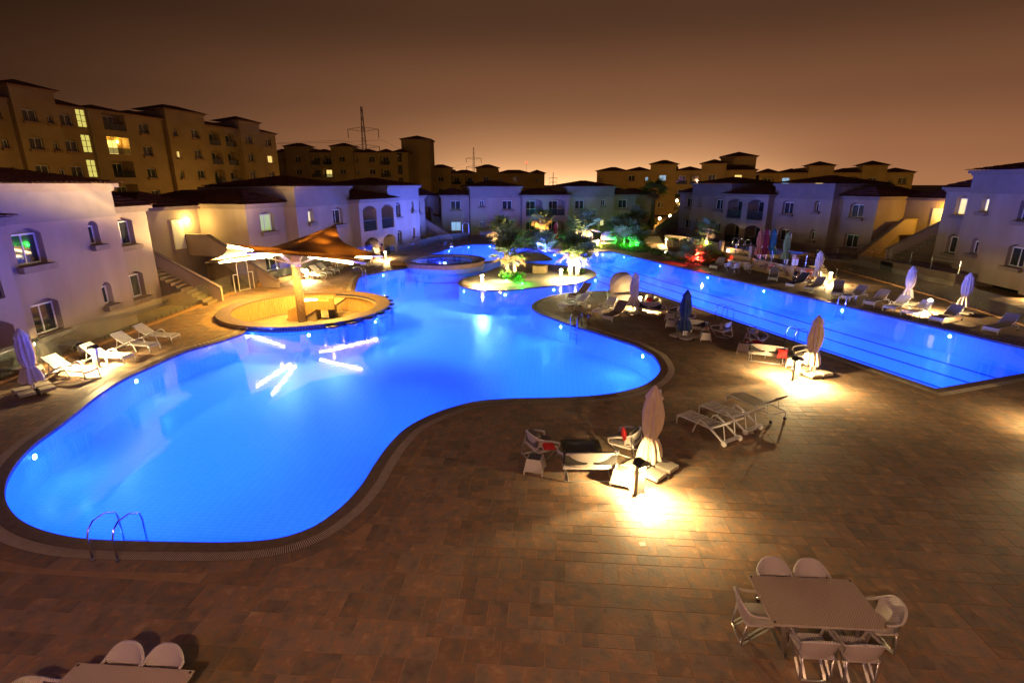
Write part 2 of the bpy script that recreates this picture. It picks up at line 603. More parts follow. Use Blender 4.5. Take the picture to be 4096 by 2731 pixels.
def tile_mat():
    m = bpy.data.materials.new('slate_tile')
    m.use_nodes = True
    t = m.node_tree
    b = t.nodes['Principled BSDF']
    at = N(t, 'ShaderNodeAttribute'); at.attribute_name = 'tint'
    tc = N(t, 'ShaderNodeTexCoord')
    wn = N(t, 'ShaderNodeTexNoise'); wn.inputs['Scale'].default_value = 3.4; wn.inputs['Detail'].default_value = 7; wn.inputs['Roughness'].default_value = .62
    wn.noise_dimensions = '4D'
    sc = N(t, 'ShaderNodeMath', operation='MULTIPLY'); sc.inputs[1].default_value = 60.0
    t.links.new(at.outputs['Fac'], sc.inputs[0])
    t.links.new(sc.outputs[0], wn.inputs['W'])
    t.links.new(tc.outputs['Object'], wn.inputs['Vector'])
    cr_ = N(t, 'ShaderNodeValToRGB')
    els = cr_.color_ramp.elements
    els[0].position = .34; els[0].color = (.165, .115, .078, 1)
    els[1].position = .68; els[1].color = (.40, .265, .16, 1)
    e = els.new(.46); e.color = (.225, .170, .122, 1)
    e = els.new(.56); e.color = (.30, .170, .090, 1)
    t.links.new(wn.outputs['Fac'], cr_.inputs[0])
    mr = N(t, 'ShaderNodeMapRange'); mr.inputs['To Min'].default_value = .72; mr.inputs['To Max'].default_value = 1.10
    t.links.new(at.outputs['Fac'], mr.inputs[0])
    mu = N(t, 'ShaderNodeVectorMath', operation='SCALE')
    t.links.new(cr_.outputs[0], mu.inputs[0]); t.links.new(mr.outputs[0], mu.inputs['Scale'])
    t.links.new(mu.outputs[0], b.inputs['Base Color'])
    rr = N(t, 'ShaderNodeMapRange'); rr.inputs['To Min'].default_value = .58; rr.inputs['To Max'].default_value = .86
    t.links.new(wn.outputs['Fac'], rr.inputs[0]); t.links.new(rr.outputs[0], b.inputs['Roughness'])
    bp = N(t, 'ShaderNodeBump'); bp.inputs['Strength'].default_value = .28; bp.inputs['Distance'].default_value = .02
    n2 = N(t, 'ShaderNodeTexNoise'); n2.inputs['Scale'].default_value = 14; n2.inputs['Detail'].default_value = 6
    t.links.new(tc.outputs['Object'], n2.inputs['Vector'])
    t.links.new(n2.outputs['Fac'], bp.inputs['Height']); t.links.new(bp.outputs[0], b.inputs['Normal'])
    return m
M['slate'] = tile_mat()
M['grout'] = pm('tile_grout', (.40, .25, .13), (.30, .185, .10), 3, .9)
# ================================================================== the setting: ground, pools, deck
def q(*pts):
    k = 4096 / 2352.0
    return [(x * k, y * k) for x, y in pts]
def crop(ox, oy, s, pts):
    return [(ox + x * s, oy + y * s) for x, y in pts]
def W2(pts):
    return [G(*p).to_2d() for p in pts]
BARC, BARR = Vector((-12.75, 31.9)), 4.95
def on_circle(c, r, deg):
    return Vector((c[0] + r * math.cos(R(deg)), c[1] + r * math.sin(R(deg))))
J1, J2 = on_circle(BARC, BARR, 252), on_circle(BARC, BARR, 72)
lefts = [(970, 1334), (867, 1369), (759, 1399), (678, 1431), (596, 1469), (515, 1505), (434, 1551), (369, 1597), (309, 1646)]
lefts += q((130, 982), (80, 1018), (45, 1053), (21, 1088), (10, 1120), (12, 1150), (30, 1180), (60, 1203), (110, 1222), (180, 1236), (270, 1242), (400, 1245),
           (520, 1246), (600, 1242), (660, 1232), (720, 1210), (765, 1180), (800, 1150), (835, 1108), (862, 1065), (895, 1020), (935, 982), (985, 955),
           (1040, 935), (1100, 921), (1180, 915), (1280, 913), (1370, 908), (1430, 899), (1480, 884), (1510, 862), (1517, 842))
pen = crop(2050, 1080, .2976, [(1900, 1150), (1800, 1090), (1650, 1010), (1500, 960), (1300, 895), (1100, 830), (900, 770), (700, 705), (550, 650), (420, 600), (320, 555),
                               (265, 510), (258, 480), (290, 440), (380, 390), (500, 350), (640, 325), (800, 305), (1040, 285), (1300, 275), (1650, 280), (1800, 298)])
seq = [J1] + W2(lefts) + W2(pen)
i_lap = len(seq)
lapA = Vector((10.09, 36.77)); lapB = Vector((16.2, 18.69)); lapC = Vector((25.3, 21.8)); lapD = G(2446, 1005.6).to_2d()
seq += [lapA, lapB, lapC, lapD]
i_far = len(seq)
seq += W2([(2344, 1010), (2219, 1010), (2165, 1004), (2122, 993), (2050, 982), (1976, 977), (1936, 976.5), (1885, 978), (1846, 982), (1808, 990), (1770, 1002), (1724, 1014)])
i_jac = len(seq) - 1
seq += W2([(1617, 1075), (1553, 1083), (1502, 1093), (1440, 1107)]) + [J2]
SHARP = {0, i_lap, i_lap + 1, i_lap + 2, i_lap + 3, i_jac, i_jac + 1}
base_line = cr(seq, .22, False, SHARP)
arc_pool = [on_circle(BARC, BARR, 72 - a) for a in range(3, 179, 3)]
arc_deck = [on_circle(BARC, BARR - .1, 72 + a) for a in range(3, 179, 3)]
WATER = ccw(base_line + arc_pool)
HOLE = ccw(base_line + arc_deck)
isl1 = [(1834, 1132), (1845, 1121), (1872, 1109), (1923, 1097), (1961, 1081), (2000, 1067), (2060, 1056), (2124, 1053), (2181, 1057), (2240, 1060), (2331, 1071), (2372, 1083),
        (2386, 1096), (2380, 1106), (2359, 1115), (2333, 1126), (2288, 1136), (2243, 1141), (2199, 1144), (2139, 1150), (2050, 1160), (1990, 1162), (1910, 1159), (1868, 1151), (1842, 1143)]
ISL1 = ccw(cr(W2(isl1), .25, True))
isl2 = [(1880, 1064), (1940, 1052), (1985, 1045), (2010, 1042), (2060, 1043), (2124, 1042), (2195, 1041), (2211, 1036), (2198, 1029), (2175, 1018), (2150, 1008), (2120, 1001),
        (2085, 1008), (2040, 1022), (1995, 1036), (1945, 1044), (1900, 1050)]
ISL2 = ccw(cr(W2(isl2), .25, True))
KIDS = ccw(cr(W2([(2619, 997), (2681, 1003), (2744, 1009), (2808, 1020), (2872, 1050), (2850, 1048), (2815, 1035), (2753, 1037), (2712, 1035), (2676, 1022), (2640, 1010)]), .3, True))
PLUNGE = ccw(cr(W2([(1655, 972), (1690, 968), (1714, 974), (1712, 981), (1690, 988), (1660, 992), (1640, 986)]), .3, True))
ZW, ZB = -.03, -1.25
# ground out to the horizon
mb = MB()
DX0, DX1, DY0, DY1 = -75, 80, -16, 128
rect = [Vector(p) for p in ((DX0, DY0), (DX1, DY0), (DX1, DY1), (DX0, DY1))]
sheet(mb, [Vector(p) for p in ((-3000, -3000), (3000, -3000), (3000, 3000), (-3000, 3000))], [rect], lambda p: (p[0], p[1], -.4))
tag(mb.build('ground', M['ground']), kind='structure')
deck_mb = MB()
sheet(deck_mb, rect, [offset(HOLE, .02), offset(KIDS, .02), offset(PLUNGE, .02)], lambda p: (p[0], p[1], -.005))
for i in range(4):
    a, b = rect[i], rect[(i + 1) % 4]
    deck_mb.quad((a[0], a[1], -.005), (a[0], a[1], -.45), (b[0], b[1], -.45), (b[0], b[1], -.005))
deck = tag(deck_mb.build('pool_deck', M['grout']), kind='structure')

def uvsheet(o, wall_from):
    """floors take plan coordinates, walls run length by height"""
    me = o.data
    uv = me.uv_layers.new(name='UVMap')
    for p in me.polygons:
        n = p.normal
        for li in p.loop_indices:
            v = me.vertices[me.loops[li].vertex_index].co
            if abs(n.z) > .5:
                a = R(-4.5)
                uv.data[li].uv = (v.x * math.cos(a) + v.y * math.sin(a), -v.x * math.sin(a) + v.y * math.cos(a))
            else:
                uv.data[li].uv = (WALLU.get((round(v.x, 3), round(v.y, 3)), 0.0), v.z)
WALLU = {}
def wall_strip(mb, P, z0, z1, inward=True):
    s = 0.0
    n = len(P)
    for i in range(n):
        WALLU[(round(P[i][0], 3), round(P[i][1], 3))] = s
        s += (P[(i + 1) % n] - P[i]).length
    for i in range(n):
        a, b = P[i], P[(i + 1) % n]
        f = ((a[0], a[1], z0), (a[0], a[1], z1), (b[0], b[1], z1), (b[0], b[1], z0))
        mb.quad(*(f if inward else f[::-1]))
def ring(mb, P, d0, d1, z, zi=None, zo=None):
    A, B = offset(P, d0), offset(P, d1)
    n = len(P)
    for i in range(n):
        j = (i + 1) % n
        mb.quad((A[i][0], A[i][1], z), (B[i][0], B[i][1], z), (B[j][0], B[j][1], z), (A[j][0], A[j][1], z))
        if zi is not None:
            mb.quad((A[i][0], A[i][1], zi), (A[i][0], A[i][1], z), (A[j][0], A[j][1], z), (A[j][0], A[j][1], zi))
        if zo is not None:
            mb.quad((B[j][0], B[j][1], zo), (B[j][0], B[j][1], z), (B[i][0], B[i][1], z), (B[i][0], B[i][1], zo))
def basin(name, P, holes, zb, label, waterz=ZW):
    mb = MB()
    sheet(mb, P, holes, lambda p: (p[0], p[1], zb))
    wall_strip(mb, P, zb, 0.0, True)
    for h in holes:
        wall_strip(mb, h, zb, 0.0, False)
    o = mb.build(name, M['basin'])
    uvsheet(o, zb)
    tag(o, label, None, kind='structure')
    w = MB()
    sheet(w, P, holes, lambda p: (p[0], p[1], waterz))
    wo_ = w.build('water', M['water'])
    tag(wo_, kind='structure')
    return o
pool = basin('swimming_pool', WATER, [ISL1, ISL2], ZB, None)
kids_pool = basin('children_pool', KIDS, [], -.45, None)
plunge = basin('plunge_pool', PLUNGE, [], -.7, None)
# coping, gutter grate and border round the main pool
mb = MB(); ring(mb, WATER, -.012, .30, .014, -.10, -.012); mb.build('coping', M['stone'], deck)
mb = MB(); ring(mb, WATER, .30, .58, -.002); mb.build('gutter', M['gutter'], deck)
mb = MB()
A_, B_, C_ = offset(WATER, .305), offset(WATER, .575), offset(WATER, .43)
for i in range(len(WATER)):
    j = (i + 1) % len(WATER)
    m_ = (A_[i] + A_[j]) / 2
    near = m_.length < 27
    k = max(1, int((B_[j] - B_[i]).length / (.042 if near else .12)))
    for t in range(k):
        f0, f1 = (t + .08) / k, (t + .62) / k
        if not near: f1 = (t + .8) / k
        p = [A_[i].lerp(A_[j], f0), B_[i].lerp(B_[j], f0), B_[i].lerp(B_[j], f1), A_[i].lerp(A_[j], f1)]
        mb.quad(*[(v[0], v[1], .004) for v in p])
        if near:
            mb.quad((p[1][0], p[1][1], .004), (p[0][0], p[0][1], .004), (p[0][0], p[0][1], -.0015), (p[1][0], p[1][1], -.0015))
            mb.quad((p[3][0], p[3][1], .004), (p[2][0], p[2][1], .004), (p[2][0], p[2][1], -.0015), (p[3][0], p[3][1], -.0015))
mb.build('gutter_grate', M['grate'], deck, kind='stuff')
mb = MB()
D0, D1 = offset(WATER, .582), offset(WATER, .93)
tints = []
i = 0
n = len(WATER)
while i < n:
    m = random.choice((2, 2, 3))
    for t in range(i, min(i + m, n)):
        j = (t + 1) % n
        a, b = D0[t], D0[j]
        c, d = D1[j], D1[t]
        if t == min(i + m, n) - 1:
            b = a.lerp(b, .95); c = d.lerp(c, .95)
        mb.quad((a[0], a[1], .002), (d[0], d[1], .002), (c[0], c[1], .002), (b[0], b[1], .002))
        tints.append(i)
    i += m
bo = mb.build('border_tiles', M['slate'], deck, kind='stuff')
rnd = [random.random() for _ in range(n + 4)]
at = bo.data.attributes.new('tint', 'FLOAT', 'FACE')
at.data.foreach_set('value', [rnd[t] for t in tints])
for P, nm in ((ISL1, 'island'), (ISL2, 'island')):
    mb = MB(); sheet(mb, P, [], lambda p: (p[0], p[1], .0))
    is_ = tag(mb.build('island', M['paving']), kind='structure')
    mb = MB(); ring(mb, offset(P, -.18), .0, .2, .014, None, -.09); mb.build('coping', M['stone'], is_)
for P in (KIDS, PLUNGE):
    mb = MB(); ring(mb, P, -.012, .30, .012, -.10, -.012); mb.build('coping', M['stone'], deck)
# ---- slate tiles of the deck
ang = R(-4.5)
ux, uy = Vector((math.cos(ang), math.sin(ang))), Vector((-math.sin(ang), math.cos(ang)))
rng = random.Random(3)
quads = []
v = -4.0
sizes = [.3, .45, .6]
while v < 66:
    h = rng.choice((.3, .45, .6, .6))
    u = -26.0 + rng.random() * .6
    while u < 40:
        w = rng.choice((.45, .6, .6, .75, .9))
        r_ = rng.random()
        if w > 1.9 * h:
            quads.append((u, v, w / 2, h)); quads.append((u + w / 2, v, w / 2, h))
        elif r_ < .6 or h < .5:
            quads.append((u, v, w, h))
        elif r_ < .75:
            a_ = h * rng.choice((.5, .4, .6)); quads.append((u, v, w, a_)); quads.append((u, v + a_, w, h - a_))
        else:
            a_ = w * rng.choice((.5, .4)); quads.append((u, v, a_, h)); quads.append((u + a_, v, w - a_, h))
        u += w
    v += h
Q = np.array(quads)
gap = .006
crn = []
for du, dv in ((0, 0), (1, 0), (1, 1), (0, 1)):
    uu = Q[:, 0] + gap + du * (Q[:, 2] - 2 * gap); vv = Q[:, 1] + gap + dv * (Q[:, 3] - 2 * gap)
    crn.append((uu * ux.x + vv * uy.x, uu * ux.y + vv * uy.y))
XS = np.array([c[0] for c in crn]); YS = np.array([c[1] for c in crn])
keep = np.ones(len(Q), bool)
HO = offset(HOLE, .60)
KO, PO = offset(KIDS, .28), offset(PLUNGE, .28)
fr0, fr1 = G(3500, 1118), G(4010, 1273)
for c in range(4):
    for P in (HO, KO, PO):
        keep &= ~inside(P, XS[c], YS[c])
    keep &= XS[c] > -20.05
    keep &= ((fr1.x - fr0.x) * (YS[c] - fr0.y) - (fr1.y - fr0.y) * (XS[c] - fr0.x)) < 0
    keep &= ((XS[c] - BARC[0])**2 + (YS[c] - BARC[1])**2) > (BARR + .02)**2
mx_, my_ = XS.mean(0), YS.mean(0)
fw = cp_ * my_ + sp_ * CH
px_ = CX + F * mx_ / fw; py_ = CY + F * (-sp_ * my_ + cp_ * CH) / fw
keep &= (px_ > -700) & (px_ < 4800) & (py_ < 3500)
idx = np.nonzero(keep)[0]
par = Q[:, 2] * Q[:, 3] / fw**3
vis = [k for k in idx if 20 < px_[k] < 4076 and py_[k] < 2700]
vis.sort(key=lambda k: -par[k])
big = set(vis[:300])
def tile_faces(k, mb, z=0.0, sides=True, o=(0, 0)):
    p = [(XS[c][k] - o[0], YS[c][k] - o[1]) for c in range(4)]
    dz = [rng.uniform(-.0012, .0012) for _ in range(4)]
    n = len(mb.v)
    mb.v += [(x, y, z + d) for (x, y), d in zip(p, dz)]
    mb.f.append((n, n + 1, n + 2, n + 3))
    m = 1
    if sides:
        mb.v += [(x, y, z - .008) for x, y in p]
        for c in range(4):
            d = (c + 1) % 4
            mb.f.append((n + d, n + c, n + 4 + c, n + 4 + d)); m += 1
    return m
mb = MB(); tv = []
for k in idx:
    if k in big: continue
    m = tile_faces(k, mb, 0.0, fw[k] < 22)
    tv += [rng.random()] * m
o = mb.build('deck_tiles', M['slate'], deck, kind='stuff')
at = o.data.attributes.new('tint', 'FLOAT', 'FACE'); at.data.foreach_set('value', tv)
for k in vis[:300]:
    mb = MB(); m = tile_faces(k, mb)
    o = mb.build('tile', M['slate'], deck)
    at = o.data.attributes.new('tint', 'FLOAT', 'FACE'); at.data.foreach_set('value', [rng.random()] * m)
# paving outside the fences
mb = MB()
sheet(mb, [Vector(p) for p in ((DX0 + .1, DY0 + .1), (-20.1, DY0 + .1), (-20.1, 41), (-15, 56), (-12.5, 62), (-6, 80), (DX0 + .1, 80))], [offset(PLUNGE, .32)], lambda p: (p[0], p[1], -.001))
tag(mb.build('pavement', M['paving']), kind='structure')
# lane lines on the lap pool floor
ld = (lapB - lapA).normalized(); ln = Vector((-ld.y, ld.x)); ln = ln if ln.x > 0 else -ln
for i, (w_, s0, s1) in enumerate(((1.95, -19.5, 16.4), (3.85, -24.0, 17.2), (5.75, -24.0, 17.6), (7.65, -20.0, 17.8))):
    mb = MB()
    a = lapA + ln * w_ + ld * s0; b = lapA + ln * w_ + ld * s1
    rz = math.atan2(ld.y, ld.x)
    mb.box((*((a + b) / 2), ZB + .006), ((b - a).length, .19, .012), rz)
    mb.box((*(b + ld * .066), ZB + .006), (.2, .85, .012), rz)
    mb.build('lane_line', M['lane'], pool)
# underwater lamps
JC = Vector((-6.6, 51.5))
PC = (.010, .056, 1.0)
def pool_lamp(px, py, label, power=4000, depth=.32, vis=True, off=1.0, colr=PC, body=None, z=None):
    g = G(px, py, -depth)
    P = np.array([[p[0], p[1]] for L in (WATER, ISL1, ISL2) for p in L])
    d = P - np.array([g.x, g.y])
    k = int((d**2).sum(1).argmin())
    wpt = Vector(P[k])
    # direction into the water
    best = None
    for a in range(0, 360, 15):
        t = wpt + Vector((math.cos(R(a)), math.sin(R(a)))) * .8
        if inside(WATER, np.array([t.x]), np.array([t.y]))[0] and not inside(ISL1, np.array([t.x]), np.array([t.y]))[0] and not inside(ISL2, np.array([t.x]), np.array([t.y]))[0]:
            s_ = min(((P - np.array([t.x, t.y]))**2).sum(1))
            if best is None or s_ > best[0]:
                best = (s_, a)
    a = R(best[1])
    dv = Vector((math.cos(a), math.sin(a), 0))
    t = thing('pool_lamp', label, 'pool light', (wpt.x, wpt.y, -depth), a, 'underwater lamps in the pool walls')
    mb = MB().tube([(-.02, 0, 0), (.035, 0, 0)], .115, 16); mb.build('lamp_ring', M['steel'], t)
    mb = MB().tube([(.0, 0, 0), (.05, 0, 0)], .085, 16); mb.build('lens', M['poollamp'], t)
    if 'hidden' not in label and 'shaded' not in label:
        lamp('lamp_light', 'SPOT', t, (1.0, 0, .10), power * (.035 if wpt.x > 0.5 and wpt.y < 45 and wpt.x < 9 else .014), (.06, .18, 1.0), .0, 170, (0, 0, 0), .4)
    e = wpt + dv.to_2d() * 3.4
    if (e - JC).length > 5:
        # added wide light under the surface, standing in for scatter through the water
        o_ = lamp('lamp_light', 'AREA', t, (3.4, 0, depth - .06), power * .26, colr, size=(7.2, 7.2))
        o_.data.shape = 'DISK'
    if wpt.y > 56 or power > 3000:
        lamp('lamp_light', 'SPOT', t, (1.2, 0, depth - .05), power * (1.2 if wpt.y > 56 else .32 if wpt.x > 9 else .02), (.26, .22, 1.0), .0, 176, (math.pi, 0, 0), .2)  # added upward spot that tints the villa walls lilac
    return t
for px, py, lab in [(560, 1521, 'round underwater lamp in the left pool wall below the plastic loungers'), (970, 1348, 'round underwater lamp in the pool wall left of the sunken bar'),
                    (131, 1825, 'round underwater lamp in the far left curve of the pool'), (1504, 1099, 'round underwater lamp under the deck edge left of the raised round tub'),
                    (1868, 1162, 'round underwater lamp at the left end of the palm island'), (2260, 1305, 'round underwater lamp in the peninsula wall left of the pool ladder'),
                    (2600, 1422, 'round underwater lamp in the rounded right end of the large pool'), (2362, 1120, 'round underwater lamp under the right tip of the palm island'),
                    (1848, 985, 'round underwater lamp at the far curve of the back basin'), (1770, 1004, 'round underwater lamp left of the back basin beside the raised tub'),
                    (1978, 978, 'round underwater lamp at the back basin beside the leaning palm'), (2377, 1011, 'bright underwater lamp in the far end wall of the lap pool'),
                    (2851, 1108, 'underwater lamp in the lap pool wall below the white dining set'), (3077, 1164, 'underwater lamp in the lap pool wall below the black lounger'),
                    (3380, 1238, 'underwater lamp in the lap pool wall below the steel post'), (3804, 1342, 'nearest underwater lamp in the far wall of the lap pool'),
                    (2532, 1028, 'underwater lamp in the lap pool wall nearest its far corner'), (2673, 1063, 'underwater lamp in the lap pool wall before the red lit shrub'),
                    (1407, 1275, 'underwater lamp in the sunken bar wall behind the stools'), (2225, 1017, 'underwater lamp behind the bright lit twin palms')]:
    pool_lamp(px, py, lab)
for (px, py), lab in zip(q((722, 1214), (262, 1243), (985, 958), (1372, 909), (1560, 700), (1790, 790), (2000, 855), (2140, 888)),
                         ['near pool wall below the grate curve', 'near pool wall under the bent ladder rails', 'inward curve of the near pool wall', 'near wall of the rounded pool end',
                          'near lap pool wall by the navy parasol', 'near lap pool wall by the right ladder', 'near lap pool wall by the tan parasol', 'near corner of the lap pool']):
    pool_lamp(px, py, 'hidden underwater lamp in the ' + lab, 4200 if 'lap pool' in lab else 2400)
for px, py, lab in [(2010, 1170, 'island front wall between its two bollards'), (2200, 1152, 'island front wall below the right bollard'), (1500, 1225, 'bar wall beside the farthest stool'), (1230, 1312, 'bar wall beside the nearest stool')]:
    pool_lamp(px, py, 'shaded underwater lamp added to the ' + lab, 2400)  # lamps added to brighten the dark water off island and bar
# underwater lamps of the two small pools
for nm, p, pw, lab in (('pool_lamp', G(2655, 1002, -.2), 140, 'underwater lamp of the children pool behind the planting bed'), ('pool_lamp', G(2817, 1031, -.2), 30, 'underwater lamp of the children pool beside the red shrub'),
                       ('pool_lamp', G(1662, 977, -.25), 3000, 'underwater lamp of the small pool outside the far glass fence')):
    t = thing(nm, lab, 'pool light', p, 0.0, 'underwater lamps in the small pools')
    MB().tube([(0, 0, -.02), (0, 0, .03)], .09, 12).build('lens', M['poollamp'], t)
    lamp('lamp_light', 'POINT', t, (0, 0, .1), pw, PC if 'children' in lab else (.02, .35, 1), .1)
# ---- raised round tub
tub = thing('round_hot_tub', 'raised round hot tub with wood clad wall and violet blue water', 'hot tub', (JC.x, JC.y, 0))
mb = MB(); n = 72
def ringsolid(mb, r0, r1, z0, z1, n=72, a0=0, a1=360):
    full = abs(a1 - a0) >= 360
    k = n if full else n + 1
    A = [R(a0 + (a1 - a0) * i / n) for i in range(k)]
    b = len(mb.v)
    for a in A:
        c, s = math.cos(a), math.sin(a)
        mb.v += [(r0 * c, r0 * s, z0), (r1 * c, r1 * s, z0), (r1 * c, r1 * s, z1), (r0 * c, r0 * s, z1)]
    for i in range(n):
        p = b + 4 * i; r = b + 4 * ((i + 1) % k)
        for e in range(4):
            f = (e + 1) % 4
            mb.f.append((p + e, r + e, r + f, p + f))
    if not full:
        mb.f.append((b, b + 1, b + 2, b + 3)); e = b + 4 * n; mb.f.append((e + 3, e + 2, e + 1, e))
    return mb
ringsolid(mb, 3.3, 3.85, -.03, .36).build('wall', M['stucco'], tub)
ringsolid(MB(), 3.3, 3.84, -1.2, -.032).build('footing', M['plaster'], tub)
ringsolid(MB(), 3.28, 4.0, .362, .42).build('rim', M['stone'], tub)
mb = MB()
for i in range(120):
    a = R(i * 3); mb.box((3.87 * math.cos(a), 3.87 * math.sin(a), .16), (.03, .19, .39), a)
mb.build('cladding', M['wood'], tub, kind='stuff')
mb = MB().lathe([(3.3, .04), (0.01, .04)], 48, cap=False); mb.build('basin_floor', M['basin'], tub)
ringsolid(MB(), 2.7, 3.29, .05, .22).build('bench', M['plaster'], tub)
MB().lathe([(3.29, .33), (0.01, .33)], 48, cap=False).build('water', M['water'], tub)
MB().tube([(0, 0, .05), (0, 0, .10)], .14, 12).build('lens', M['poollamp'], tub)
tub.children[-1].location = (-.6, .9, 0)
lamp('lamp_light', 'POINT', tub, (-.6, .9, .25), 160, (.05, .04, 1.0), .12)
MB().bx(-5.1, -3.8, -1.2, -.1, 0, .42).build('step_block', M['wood'], tub)
# ---- sunken pool bar
bar = thing('sunken_bar', 'round sunken pool bar with wide stone counter and timber lined pit', 'pool bar', (BARC.x, BARC.y, 0))
PIT = -1.05
MB().lathe([(4.2, PIT), (.01, PIT)], 64, cap=False).build('floor', M['paving'], bar)
RI = 4.28
ringsolid(MB(), RI + .02, BARR - .06, PIT - .01, .13, 96).build('wall', M['plaster'], bar)
ringsolid(MB(), RI - .05, BARR + .06, .132, .22, 96).build('counter', M['stone'], bar)
mb = MB()
for i in range(160):
    a = R(i * 2.25)
    mb.box((RI * math.cos(a), RI * math.sin(a), (PIT + .13) / 2), (.05, .152, .13 - PIT - .01), a)
mb.build('timber_lining', M['wood'], bar, kind='stuff')
mb = MB()
for i in range(104):
    a = R(-106 + i * 1.72)
    for zz in (.06,):
        mb.box(((BARR - .045) * math.cos(a), (BARR - .045) * math.sin(a), zz), (.035, .128, .13), a)
mb.build('blue_tiles', M['deep_tile'], bar, kind='stuff')
mb = MB()
for i in range(46):
    a = R(5 + i * 1.75)
    mb.box(((RI - .035) * math.cos(a), (RI - .035) * math.sin(a), .07), (.02, .11, .10), a)
mb.build('blue_tiles', M['deep_tile'], bar, kind='stuff')
mb = MB(); ringsolid(mb, BARR - .07, BARR, -.012, .13, 70, 72, 252); mb.build('outer_cladding', M['wood'], bar)
# stair into the pit
st = MB()
for i in range(6):
    st.bx(-1.9 + i * .32, -1.58 + i * .32, 1.25, 2.15, PIT, PIT + .175 * (i + 1))
st.bx(.02, 1.3, 1.25, 3.7, PIT + .9, PIT + 1.05)
st.build('stair', M['paving'], bar)
wl = MB()
pts = [(-1.75, PIT), (-1.2, PIT), (.1, PIT + .78), (1.3, PIT + .78), (1.3, .50), (1.0, .50), (1.0, .30), (-.25, .30), (-1.75, -.35)]
b = len(wl.v)
wl.v += [(x, 1.12, z) for x, z in pts] + [(x, 1.24, z) for x, z in pts]
m = len(pts)
vv, ff = cdt([Vector(p) for p in pts])
for yy, fl in ((1.12, False), (1.24, True)):
    b2 = len(wl.v); wl.v += [(p[0], yy, p[1]) for p in vv]
    for t in ff:
        t = tuple(b2 + i for i in t); wl.f.append(t[::-1] if fl else t)
for i in range(m):
    j = (i + 1) % m
    wl.f.append((b + i, b + j, b + m + j, b + m + i))
wl.build('stair_side_wall', M['wood'], bar)
sl = MB().bx(-1.25, -.45, 2.6, 3.0, -.05, .05); sl = sl.build('wall_light', glow('bar_strip', (1, .85, .5), 10), bar)
lamp('lamp_light', 'POINT', bar, (-.85, 2.2, -.1), 420, (1, .62, .10), .02)
# bin in the bar
bn = thing('wheelie_bin', 'dark brown wheeled bin standing inside the sunken bar', 'bin', (BARC.x + .75, BARC.y + 2.3, PIT), .15)
mb = MB(); b = [(-.26, -.3), (.26, -.3), (.26, .3), (-.26, .3)]
for k_ in range(4):
    x0, y0 = b[k_]; x1, y1 = b[(k_ + 1) % 4]
    mb.quad((x0 * .82, y0 * .82, .04), (x1 * .82, y1 * .82, .04), (x1, y1, .95), (x0, y0, .95))
mb.quad(*[(x, y, .94) for x, y in b]); mb.build('body', M['black'], bn)
MB().bx(-.29, .29, -.34, .34, .952, 1.02).bx(-.25, .25, .34, .40, .90, .98).build('lid', M['black'], bn)
for s_ in (-1, 1): MB().tube([(s_ * .24, .26, .09), (s_ * .29, .26, .09)], .09, 14).build('wheel', M['black'], bn)
# stools in the water
def make_stool():
    o = thing('bar_stool', '', 'stool')
    MB().lathe([(.30, ZB + .01), (.30, .045)], 20).build('pedestal', M['plaster'], o)
    MB().lathe([(.01, .047), (.36, .047), (.37, .07), (.36, .10), (.01, .105)], 24, cap=False).build('seat', M['deep_tile'], o, True)
    MB().tube([(.47 * math.cos(R(a)), .47 * math.sin(R(a)), -.16) for a in range(0, 360, 20)], .015, 6, True).tube([(-.47, 0, -.16), (.47, 0, -.16)], .012, 6).build('foot_ring', M['steel'], o)
    return o
for i, (x, y) in enumerate([(1385, 1185), (1585, 1145), (1748, 1095), (1870, 1047), (1940, 1000), (1970, 955), (1962, 918), (1920, 880)]):
    g = G(800 + x * .38265, 850 + y * .38265, .10)
    lab = ['nearest', 'second', 'third', 'fourth', 'fifth', 'sixth', 'seventh', 'farthest'][i]
    place('stool', make_stool, f'{lab} of the round tiled stools standing in the water at the bar', 'stool', (g.x, g.y, 0), i * .3, 'stools in the water at the bar')
# ---- canopy over the bar
CC = Vector((-13.6, 33.0)); HUBZ = 3.42
can = thing('tensile_canopy', 'six armed fabric shade canopy on a mosaic column over the bar', 'canopy', (CC.x, CC.y, 0))
MB().lathe([(.27, PIT), (.27, HUBZ - .12)], 28).build('column', M['mosaic'], can, True)
MB().lathe([(.275, 2.5), (.31, 2.5), (.31, 2.82), (.275, 2.82)], 28, cap=False).build('collar', M['white_metal'], can, True)
MB().lathe([(.30, HUBZ - .12), (.34, HUBZ), (.30, HUBZ + .10), (.05, HUBZ + .14)], 24).build('hub', M['white_metal'], can, True)
tips = [('a1', at_dist(1345, 902, 39.2)), ('a2', at_dist(1529, 1026, 35.6)), ('a3', at_dist(1460, 1053, 29.5)), ('a6', Vector((-13.5, 26.9, 4.1))), ('a4', at_dist(909, 982, 28.8)), ('a5', at_dist(823, 1051, 36.6))]
tips = [t[1] - Vector((CC.x, CC.y, 0)) for t in tips]
hub = Vector((0, 0, HUBZ))
cl = pm('canopy_fabric', (.20, .085, .045), (.17, .07, .038), 6, .9)
t_ = cl.node_tree
tl = N(t_, 'ShaderNodeBsdfTranslucent'); tl.inputs[0].default_value = (.9, .30, .04, 1)
mx2 = N(t_, 'ShaderNodeMixShader'); mx2.inputs[0].default_value = .0018
pb = t_.nodes['Principled BSDF']; ou = t_.nodes['Material Output']
pb.inputs['Base Color'].default_value = (.60, .45, .30, 1)
t_.links.new(pb.outputs[0], mx2.inputs[1]); t_.links.new(tl.outputs[0], mx2.inputs[2]); t_.links.new(mx2.outputs[0], ou.inputs[0])
M['canopy'] = cl
